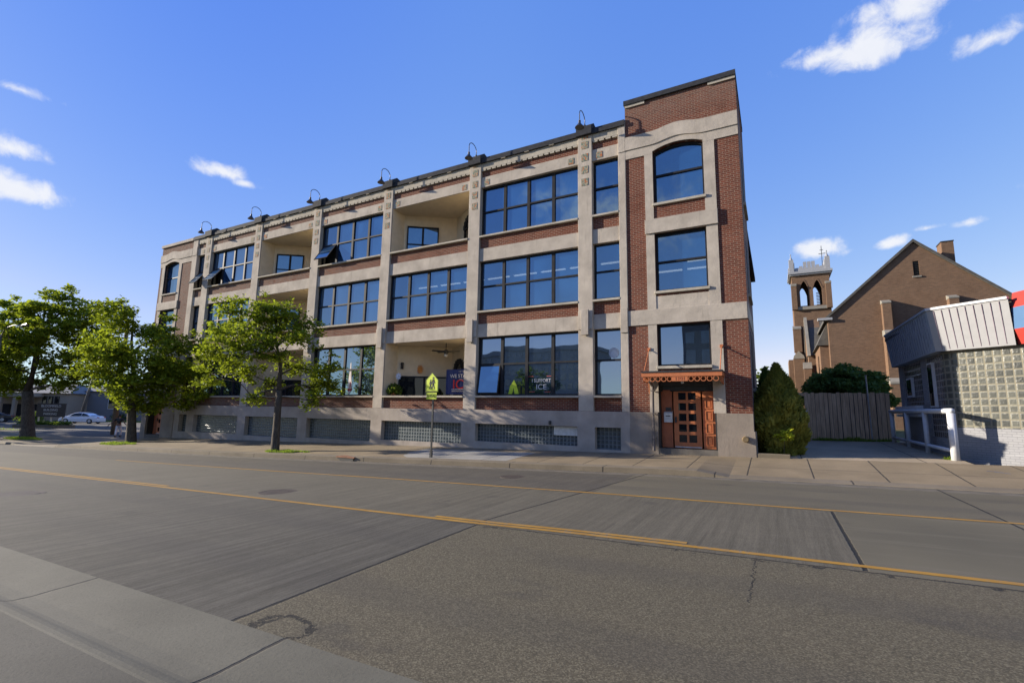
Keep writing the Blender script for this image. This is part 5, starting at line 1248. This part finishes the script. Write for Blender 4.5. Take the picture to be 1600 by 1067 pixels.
for (x, y) in ((2.75, 56), (6.85, 56), (2.75, 60.25), (6.85, 60.25)):
    MB().box(x-.28, x+.28, y-.28, y+.28, 20.75, 22.45).lathe([(.3, 22.45), (.12, 22.7), (.03, 23.1), (.09, 23.2), (.02, 23.35)], (x, y, 0), 8).build('pinnacle', M_ZINC, H)
MB().tube([(6.4, 57, 20.8), (6.4, 57, 24.3)], .04, 5).box(6.05, 6.85, 56.97, 57.03, 23.2, 23.27).box(6.2, 6.6, 56.97, 57.03, 23.7, 23.76).build('weather_mast', M_DARKMETAL, H)
# wooded hill
rr = random.Random(77)
for k, (x, y, h, r) in enumerate(((-4, 150, 15, 9), (4, 160, 16, 9), (10, 140, 13, 7))):
    cl = [(rr.uniform(-r, r), h*.55+rr.uniform(-h*.4, h*.4), rr.uniform(-r*.6, r*.6), r*rr.uniform(.3, .5)) for q in range(10)]
    street_tree('background_tree', ('leafy tree on the far slope showing just above the tip of the evergreen', 'bright leafy tree on the far slope halfway between evergreen and church tower', 'leafy tree on the far slope right against the church tower')[k], (x, y, 0), (0, 0), h*.35, cl, .3, 300+k, .75, .09, M_LEAF, 'trees on the far slope', twigs=False)
# ================================================================ LEFT: PARKING LOT
PS = root('parking_sign', (-68.4, 5.0, -.9), 'dark brown parking sign board with white lettering on three posts in a planter', 'sign')
psd = (Vector((-66.9, 5.75, 0))-Vector((-69.6, 4.35, 0))).normalized(); psn = Vector((psd.y, -psd.x, 0)); pc = Vector((-68.4, 4.95, 0)); UPV = Vector((0, 0, 1))
MB().obox(pc+UPV*.93, psd*1.55, psn*.06, UPV*.72).build('board', plain('dark_brown_board', (.035, .028, .026), .6), PS)
rz = atan2(psd.y, psd.x)
for i, (s_, sz) in enumerate((('BLOOMFIELD', .36), ('BUILDING', .34), ('PARKING', .34))):
    mb = MB(); q = pc+psn*.07+UPV*(1.36-.42*i); put_text(mb, s_, sz, q, 1.02, rz); mb.build('lettering_line', M_WHITEP, PS)
for k in (-1.25, 0.1, 1.35): MB().obox(pc+psd*k+psn*-.02+UPV*(-.25), psd*.06, psn*.05, UPV*.65).build('post', M_CREAM, PS)
pt = root('planter', (-68, 4.6, -.9), 'low concrete edged planter bed under the parking sign', 'planter')
pcc = pc+psn*.5
MB().obox(pcc-UPV*.78, psd*2.4, psn*1.0, UPV*.17).build('edging', M_KERB, pt)
mb = MB(); rr = random.Random(2)
for k in range(26): leafball(mb, tuple(pcc+psd*rr.uniform(-2.2, 2.2)+psn*rr.uniform(-.7, .7)-UPV*.45), (.4, .4, .25), 60, .2, rr)
mb.build('plants', M_LEAFD, pt)
def person():
    P = Vector((-45.85, 1.75, -.9)); o = root('person', tuple(P), 'person in a black t-shirt and white trousers walking away beside the street tree', 'person')
    fw = Vector((-.75, .66, 0)).normalized(); sd_ = Vector((fw.y, -fw.x, 0)); U = Vector((0, 0, 1)); k = 1.0
    pt_ = lambda s, f, u: P + sd_*s + fw*f + U*u
    def skin(name, verts, edges, mats, parent, rootv=0, sub=1):
        me = bpy.data.meshes.new(name); me.from_pydata([tuple(v[0]-P) for v in verts], edges, []); ob = bpy.data.objects.new(name, me); COL.objects.link(ob)
        sk = ob.modifiers.new('skin', 'SKIN'); ss = ob.modifiers.new('sub', 'SUBSURF'); ss.levels = ss.render_levels = sub
        for i, v in enumerate(verts):
            r_ = v[1]; me.skin_vertices[0].data[i].radius = r_ if isinstance(r_, tuple) else (r_, r_); me.skin_vertices[0].data[i].use_root = (i == rootv)
        dg = bpy.context.evaluated_depsgraph_get(); nm = bpy.data.meshes.new_from_object(ob.evaluated_get(dg)); ob.modifiers.clear(); ob.data = nm
        nm.materials.clear(); nm.materials.append(mats); nm.polygons.foreach_set('use_smooth', [True]*len(nm.polygons)); ob.parent = parent; return ob
    SK = plain('skin', (.22, .12, .08), .55)
    J = {'pel': (pt_(0, 0, .93), (.14, .1)), 'wai': (pt_(0, .0, 1.1), (.13, .095)), 'che': (pt_(0, .01, 1.32), (.16, .105)), 'neck': (pt_(0, .02, 1.48), .055), 'hd0': (pt_(0, .03, 1.56), .075), 'hd1': (pt_(0, .04, 1.66), .095), 'hd2': (pt_(0, .03, 1.74), .06)}
    names = list(J); V_ = [J[n] for n in names]; E_ = [(i, i+1) for i in range(6)]
    def chain(start, items):
        prev = start
        for it in items: V_.append(it); E_.append((prev, len(V_)-1)); prev = len(V_)-1
        return prev
    for s in (-1, 1):
        f1 = .20*s
        chain(0, [(pt_(.1*s, 0, .86), .085), (pt_(.1*s, f1*.6+.05, .48), .06), (pt_(.1*s, f1, .1), .042), (pt_(.1*s, f1+.14, .035), .035)])
        out = .5 if s < 0 else .26
        wr = chain(2, [(pt_(.2*s, 0, 1.40), .055), (pt_((.2+out*.45)*s, -.02, 1.14), .042), (pt_((.2+out)*s, .1, .92), .032), (pt_((.2+out*1.1)*s, .13, .84), .036)])
        for q in range(5):
            b_ = V_[wr][0]; chain(wr, [(b_+sd_*s*(.01*q)+fw*(.025*(q-2))-U*.05, .009), (b_+sd_*s*(.01*q+.01)+fw*(.028*(q-2))-U*(.085-.012*abs(q-2)), .008)])
    skin('body', V_, E_, SK, o)
    SH = [(pt_(0, 0, .95), (.165, .125)), (pt_(0, 0, 1.12), (.16, .12)), (pt_(0, .01, 1.33), (.19, .13)), (pt_(0, .02, 1.44), (.1, .085))]; E2 = [(0, 1), (1, 2), (2, 3)]
    for s in (-1, 1):
        out = .5 if s < 0 else .26
        SH += [(pt_(.2*s, 0, 1.40), .078), (pt_((.2+out*.3)*s, -.01, 1.22), .068)]; E2 += [(2, len(SH)-2), (len(SH)-2, len(SH)-1)]
    skin('t_shirt', SH, E2, M_BLACK, o)
    TR = [(pt_(0, 0, .95), (.15, .12))]; E3 = []
    for s in (-1, 1):
        f1 = .20*s; b_ = len(TR); TR += [(pt_(.1*s, 0, .84), .11), (pt_(.1*s, f1*.6+.05, .48), .088), (pt_(.1*s, f1, .12), .075)]; E3 += [(0, b_), (b_, b_+1), (b_+1, b_+2)]
    skin('trousers', TR, E3, plain('white_cotton', (.68, .68, .70), .8), o)
    hr = MB(); hr.lathe([(.085, 1.62-.0), (.112, 1.68), (.1, 1.75), (.05, 1.785), (.005, 1.79)], tuple(P+fw*.02), 12); hr.build('hair', M_BLACK, o, smooth=True)
    for s in (-1, 1):
        f1 = .20*s; c = pt_(.1*s, f1+.06, .045); MB().obox(c, sd_*.05, fw*.14, U*.045).build('shoe', M_BLACK, o, bevel=.02)
person()
def car(name, label, loc, heading, paint, group=None):
    o = root(name, loc, label, 'car', group); L, Wd = 4.7, 1.78; fw = Vector((cos(heading), sin(heading), 0)); sd_ = Vector((-fw.y, fw.x, 0)); B0 = Vector(loc); U = Vector((0, 0, 1))
    T = lambda x, y, z: tuple(B0+fw*x+sd_*y+U*z)
    prof = [(-2.33,.32),(-2.36,.55),(-2.28,.86),(-1.9,.95),(-1.55,.97),(-1.1,1.22),(-.6,1.40),(.1,1.44),(.55,1.38),(1.0,1.14),(1.32,.95),(1.9,.86),(2.28,.68),(2.36,.5),(2.32,.28)]
    sill_z = .24; mb = MB(); n = len(prof); idx = []
    for (x, z) in prof:
        tum = 0 if z < .98 else (z-.98)/.46
        hwid = Wd/2*(1-.12*max(0, (abs(x)-1.7)/.66)**2)
        ring_ = [(-hwid*.96, sill_z), (-hwid, min(z*.72, .62)), (-hwid*(.97-.22*tum), z-.05), (-hwid*(.9-.25*tum), z), (hwid*(.9-.25*tum), z), (hwid*(.97-.22*tum), z-.05), (hwid, min(z*.72, .62)), (hwid*.96, sill_z)]
        base = len(mb.v); mb.v += [T(x, y, zz) for (y, zz) in ring_]; idx.append(base)
    for a, b in zip(idx[:-1], idx[1:]):
        for j in range(8):
            mb.f.append((a+j, a+(j+1) % 8, b+(j+1) % 8, b+j)); mb.mi.append(0)
    mb.f.append(tuple(idx[0]+j for j in range(8))); mb.f.append(tuple(idx[-1]+j for j in reversed(range(8)))); mb.mi += [0, 0]
    bo = mb.build('body', paint, o, smooth=False)
    for s in (-1, 1):
        g = MB(); y0_, y1_ = .895*s, .735*s
        for pl in ([(-1.32, .99), (-.98, 1.2), (-.58, 1.345), (-.42, 1.36), (-.42, .99)], [(-.34, .99), (-.34, 1.36), (.1, 1.385), (.5, 1.33), (.95, 1.06), (1.05, .99)]):
            g.quad(*[T(x, s*(.89*(.97-.22*max(0, (z-.98)/.46))+.012), z) for (x, z) in pl])
        g.build('side_window', M_DARKGLASS, o)
        for x in (-1.42, 1.42):
            wh = MB(); c = B0+fw*x+sd_*(s*.80)+U*.32
            w_ = [(.2, -.1), (.32, -.1), (.335, -.06), (.335, .06), (.32, .1), (.2, .1)]
            base = len(wh.v)
            for (r_, h) in w_:
                for j in range(18): t_ = 2*pi*j/18; wh.v.append(tuple(c+fw*(r_*cos(t_))+U*(r_*sin(t_))+sd_*(h)))
            for k in range(5):
                for j in range(18): wh.f.append((base+k*18+j, base+k*18+(j+1) % 18, base+(k+1)*18+(j+1) % 18, base+(k+1)*18+j)); wh.mi.append(0)
            wo_ = wh.build('wheel', M_BLACK, o, smooth=True); rm = MB()
            rm.quad(*[tuple(c+fw*(.2*cos(2*pi*j/14))+U*(.2*sin(2*pi*j/14))+sd_*(s*.085)) for j in range(14)])
            for k in range(5): a = 2*pi*k/5; rm.obox(c+fw*(.1*cos(a))+U*(.1*sin(a))+sd_*(s*.095), fw*(.1*cos(a))+U*(.1*sin(a)), (fw*(-sin(a))+U*cos(a))*.03, sd_*.012)
            rm.build('rim', M_GREYBOX, wo_)
        MB().obox(B0+fw*.9+sd_*(s*.99)+U*1.03, fw*.07, sd_*.09, U*.06).build('mirror', paint, o)
        MB().obox(B0+fw*2.2+sd_*(s*.62)+U*.68, fw*.12, sd_*.17, U*.06).build('headlight', M_GREYBOX, o); MB().obox(B0-fw*2.27+sd_*(s*.62)+U*.8, fw*.05, sd_*.17, U*.07).build('tail_light', M_RED, o)
    g = MB(); g.quad(T(1.29, -.72, .985), T(1.29, .72, .985), T(.6, .58, 1.385), T(.6, -.58, 1.385)); g.build('windscreen', M_DARKGLASS, o)
    g = MB(); g.quad(T(-1.53, -.7, 1.0), T(-1.53, .7, 1.0), T(-.66, .57, 1.40), T(-.66, -.57, 1.40)); g.build('rear_window', M_DARKGLASS, o)
    return o
def mat_paint(nm, col):
    m, t = newmat(nm); setb(t, col, .3, 0, .5); t.b.inputs['Coat Weight'].default_value = .6; return m
hd = atan2(10.66-13.83, -83.14+81.59)
carm = Vector((-81.5, 12.6, -.9))
hv = (Vector((-84.2, 10.3, 0))-Vector((-80.2, 13.2, 0)))
car('parked_car', 'white sedan parked broadside beside the parking sign planter', tuple(carm), atan2(hv.y, hv.x), mat_paint('white_car_paint', (.72, .75, .8)), 'parked cars')
car('parked_car', 'dark car parked in deep shade at the far left behind the largest tree', (-92, 6.5, -.9), atan2(hv.y, hv.x)+.5, mat_paint('black_car_paint', (.02, .022, .03)), 'parked cars')
# leaning light pole with cobra head, wooden utility pole, small signs
lp = root('metal_pole', (-86.6, 14.4, -.9), 'pale leaning metal pole rising behind the white sedan', 'pole')
b0 = Vector((-86.8, 14.2, -.9)); t0 = Vector((-84.9, 15.2, 10.6)); M_GALV = plain('pale_galvanised', (.13, .135, .145), .5, .3)
MB().tube([b0, t0], [.19, .11], 10).build('pole', M_GALV, lp, smooth=True)
MB().lathe([(.02, 10.5), (.13, 10.55), (.13, 10.7), (.02, 10.75)], (-84.9, 15.2, 0), 10).build('pole_cap', M_GALV, lp)
up_ = MB().tube([(-49.6, 3.0, -1.0), (-49.7, 3.05, 8.5)], [.22, .15], 10)
upo = root('utility_pole', (-49.6, 3.0, -.9), 'brown wooden utility pole rising into the street tree crowns', 'pole'); up_.build('shaft', M_POLE, upo, smooth=True)
MB().obox((-49.7, 3.05, 7.9), (.75, -.6, 0), (.05, .06, 0), (0, 0, .06)).build('crossarm', M_POLE, upo)
for i, ((x, y), h, lab, cc) in enumerate((((-82.5, 21.5), 3.0, 'small white parking plate on a thin post before the grey house', 'sign'), ((-64, 16.5), 4.6, 'tall narrow white sign on a post beside the walking person', 'sign'))):
    o = root('post_sign', (x, y, -.9), lab, cc); MB().tube([(x, y, -.95), (x, y, -.9+h)], .04, 6).build('post', M_GALV, o)
    q = Vector((x, y, -.9+h-.3)); dd = (M.translation-q); dd.z = 0; dd.normalize(); ss_ = Vector((-dd.y, dd.x, 0))
    MB().obox(q+dd*.06, ss_*(.3 if i == 0 else .36), dd*.012, UPV*(.3 if i == 0 else .85)).build('plate', M_WHITEP, o)
l2 = root('street_light', (-47.3, -5.3, -1.1), 'grey street lamp head reaching in from the left edge before the largest street tree', 'street light')
MB().tube([(-47.3, -5.3, -1.15), (-47.3, -5.3, 6.3)], [.13, .09], 10).build('pole', M_GALV, l2, smooth=True)
MB().tube([(-47.3, -5.3, 6.1), (-46.6, -5.35, 6.7), (-44.5, -5.5, 6.75), (-42.7, -5.65, 6.6)], .035, 7).build('arm', M_GALV, l2, smooth=True)
d = Vector((1, -.1, 0)).normalized(); n_ = Vector((.1, 1, 0)).normalized(); c = Vector((-42.0, -5.68, 6.5)); mb = MB()
for k in range(7):
    x = -.62+k*.2; wd = .17*sqrt(max(.06, 1-(abs(x)/.68)**2)); base = len(mb.v); mb.v += [tuple(c+d*x+n_*wd), tuple(c+d*x+n_*wd*.5+UPV*.12), tuple(c+d*x-n_*wd*.5+UPV*.12), tuple(c+d*x-n_*wd)]
    if k:
        for j in range(4): mb.f.append((base-4+j, base-4+(j+1) % 4, base+(j+1) % 4, base+j)); mb.mi.append(0)
mb.build('lamp_head', M_GALV, l2)
# houses behind the lot
M_HGREY = plain('blue_grey_siding', (.15, .155, .17), .8, var=.08); M_HTAN = plain('tan_stucco', (.3, .255, .2), .85, var=.08); M_ROOFG = plain('pale_shingles', (.19, .185, .175), .85, var=.2, scale=4); M_HRED = plain('red_brown_brick', (.15, .06, .045), .85)
def house(name, label, c, ax, half, z1, mat, roof_mat, wins, hip=True, porch=False):
    o = root(name, c, label, 'house', None); C_ = Vector(c); ax = Vector(ax).normalized(); ay = Vector((-ax.y, ax.x, 0)); U = Vector((0, 0, 1))
    MB().obox(C_+U*(z1/2), ax*half[0], ay*half[1], U*(z1/2)).build('wall', mat, o)
    mb = MB(); e = [C_+ax*(sx*(half[0]+.4))+ay*(sy*(half[1]+.4))+U*z1 for sx, sy in ((-1, -1), (1, -1), (1, 1), (-1, 1))]; k = half[0]*(.55 if hip else 1.03); r_ = [C_-ax*k+U*(z1+1.5), C_+ax*k+U*(z1+1.5)]
    mb.quad(e[0], e[1], r_[1], r_[0]); mb.quad(e[2], e[3], r_[0], r_[1]); mb.quad(e[1], e[2], r_[1]); mb.quad(e[3], e[0], r_[0]); mb.quad(e[0], e[3], e[2], e[1]); mb.build('roof', roof_mat, o)
    for (u, z_, w_, h) in wins:
        p = C_+ax*u-ay*half[1]+U*z_; f = MB().obox(p-ay*.03, ax*(w_/2+.1), ay*.05, U*(h/2+.1)).build('window', M_WHITEP if w_ < 1.3 and not porch else M_DARKMETAL, o); MB().obox(p-ay*.09, ax*w_/2, ay*.01, U*h/2).build('pane', M_DARKGLASS, f)
    if porch:
        p = C_-ax*(half[0]*.35)-ay*(half[1]+1.1); MB().obox(p+U*(z1-.35), ax*half[0]*.62, ay*1.2, U*.25).build('porch_roof', mat, o)
        for s in (-.6, -.2, .2, .6): MB().obox(p+ax*(half[0]*s)-ay*1.0+U*(z1/2-.3), ax*.22, ay*.2, U*(z1/2-.3)).build('porch_pillar', mat, o)
        MB().obox(C_-ax*(half[0]*.35)-ay*(half[1]+.05)+U*1.3, ax*half[0]*.55, ay*.04, U*1.1).build('porch_shade', M_UNLIT, o)  # dark panel paints the porch shade onto the wall
    return o
hax = Vector((.80, .60, 0))
house('house', 'low tan stucco house with a dark porch and three narrow windows behind the white sedan', (-101.5, 16.5, -.9), (.86, .5, 0), (5.2, 4.0), 4.1, M_HTAN, M_ROOFG, [(1.6, 2.6, .5, 1.9), (2.5, 2.6, .5, 1.9), (3.4, 2.6, .5, 1.9)], True, True)
house('house', 'blue grey sided house with two dark windows behind the wooden utility pole', (-95.5, 24.5, -.9), (.86, .5, 0), (5.4, 4.5), 4.6, M_HGREY, M_ROOFG, [(-.2, 2.7, .9, 1.6), (2.6, 2.7, .9, 1.6)], True)
house('house', 'red brown house in shade showing between the trunks beside the loft building', (-82, 31, -.9), (.86, .5, 0), (5, 4.0), 4.4, M_HRED, M_ROOFG, [(-2, 2.4, 1, 1.4), (1, 2.4, 1, 1.4)], False)
house('house', 'pale grey house almost lost in shade at the far left edge', (-112, 3.5, -.9), (.75, .66, 0), (5.5, 4), 4.3, M_HGREY, M_ROOFG, [(-2, 2.2, 1, 1.6), (1.6, 2.2, 1, 1.6)], True, True)
rr = random.Random(3)
for (x, y, r_, lab) in ((-91.5, 21.3, 1.0, 'clipped dark hedge bush under the windows of the blue grey house'), (-84.5, 8.4, .9, 'round yellow green bush between the parking sign and the sedan'), (-78.5, 25.5, .9, 'low bush before the red brown house')):
    o = root('bush', (x, y, -.9), lab, 'bush'); mb = MB()
    for k in range(14): leafball(mb, (x+rr.uniform(-r_, r_)*1.3, y+rr.uniform(-r_, r_), -.3+rr.uniform(-.2, .5)), (.7*r_, .7*r_, .5), 90, .22, rr)
    mb.build('foliage', M_LEAFD, o)
structure(grass('grass', -84, 20, 9, 1.6, 2600, lambda X, Y: -.93, 19, .3, .55), 'stuff')
structure(grass('grass', -78, -1.0, 16, 1.2, 3000, lambda X, Y: -.93, 20, .25, .1), 'stuff')

# ================================================================ ACROSS THE STREET (seen reflected in the ground floor glass)
M_OFFICE = plain('grey_office_concrete', (.30, .29, .28), .85, var=.1, scale=1); M_OFFD = mat_brick('dark_office_brick', (.17, .15, .14), (.13, .115, .105), (.24, .22, .2), .3, .1, .012)
def office(label, x0, x1, y, depth, z0_, h, cols, rows, mat, ww, wh):
    mo = bpy.data.materials.get('office_glass') or mat_glass('office_glass', (.05, .08, .11), 1.9)
    o = root('office_block', ((x0+x1)/2, y-depth/2, z0_), label, 'building'); mb = MB().box(x0, x1, y-depth, y, z0_-.5, z0_+h); mb.box(x0-.2, x1+.2, y-depth-.2, y+.2, z0_+h, z0_+h+.8); mb.build('wall', mat, o)
    dx, dz_2 = (x1-x0)/cols, (h-3)/rows
    for i in range(cols):
        for j in range(rows):
            xx, zz = x0+dx*(i+.5), z0_+3+dz_2*(j+.5); f = MB().box(xx-dx*ww/2, xx+dx*ww/2, y-.1, y+.06, zz-dz_2*wh/2, zz+dz_2*wh/2).build('window', mo, o)
    return o
office('dark office block across the street, mirrored in the window over the door', -11, 14, -47, 14, .1, 15.6, 14, 5, M_OFFD, .6, .62)
office('long grey office block down the street, mirrored in the big ground floor windows', -52, -29, -62, 14, -.3, 12.5, 16, 5, M_OFFICE, .6, .55)
rr = random.Random(8)
for (b, h, r) in (((-26, -34, 0), 7, 3.6),):
    cl = [(rr.uniform(-r*.7, r*.7), h*.6+rr.uniform(-h*.28, h*.28), rr.uniform(-r*.5, r*.5), r*rr.uniform(.35, .55)) for k in range(9)]
    street_tree('street_tree', 'leafy tree across the street, seen only mirrored in the ground floor windows', b, (0, 0), h*.35, cl, .2, rr.randint(0, 999), .3, .4, M_LEAFD, 'trees across the street', twigs=False)
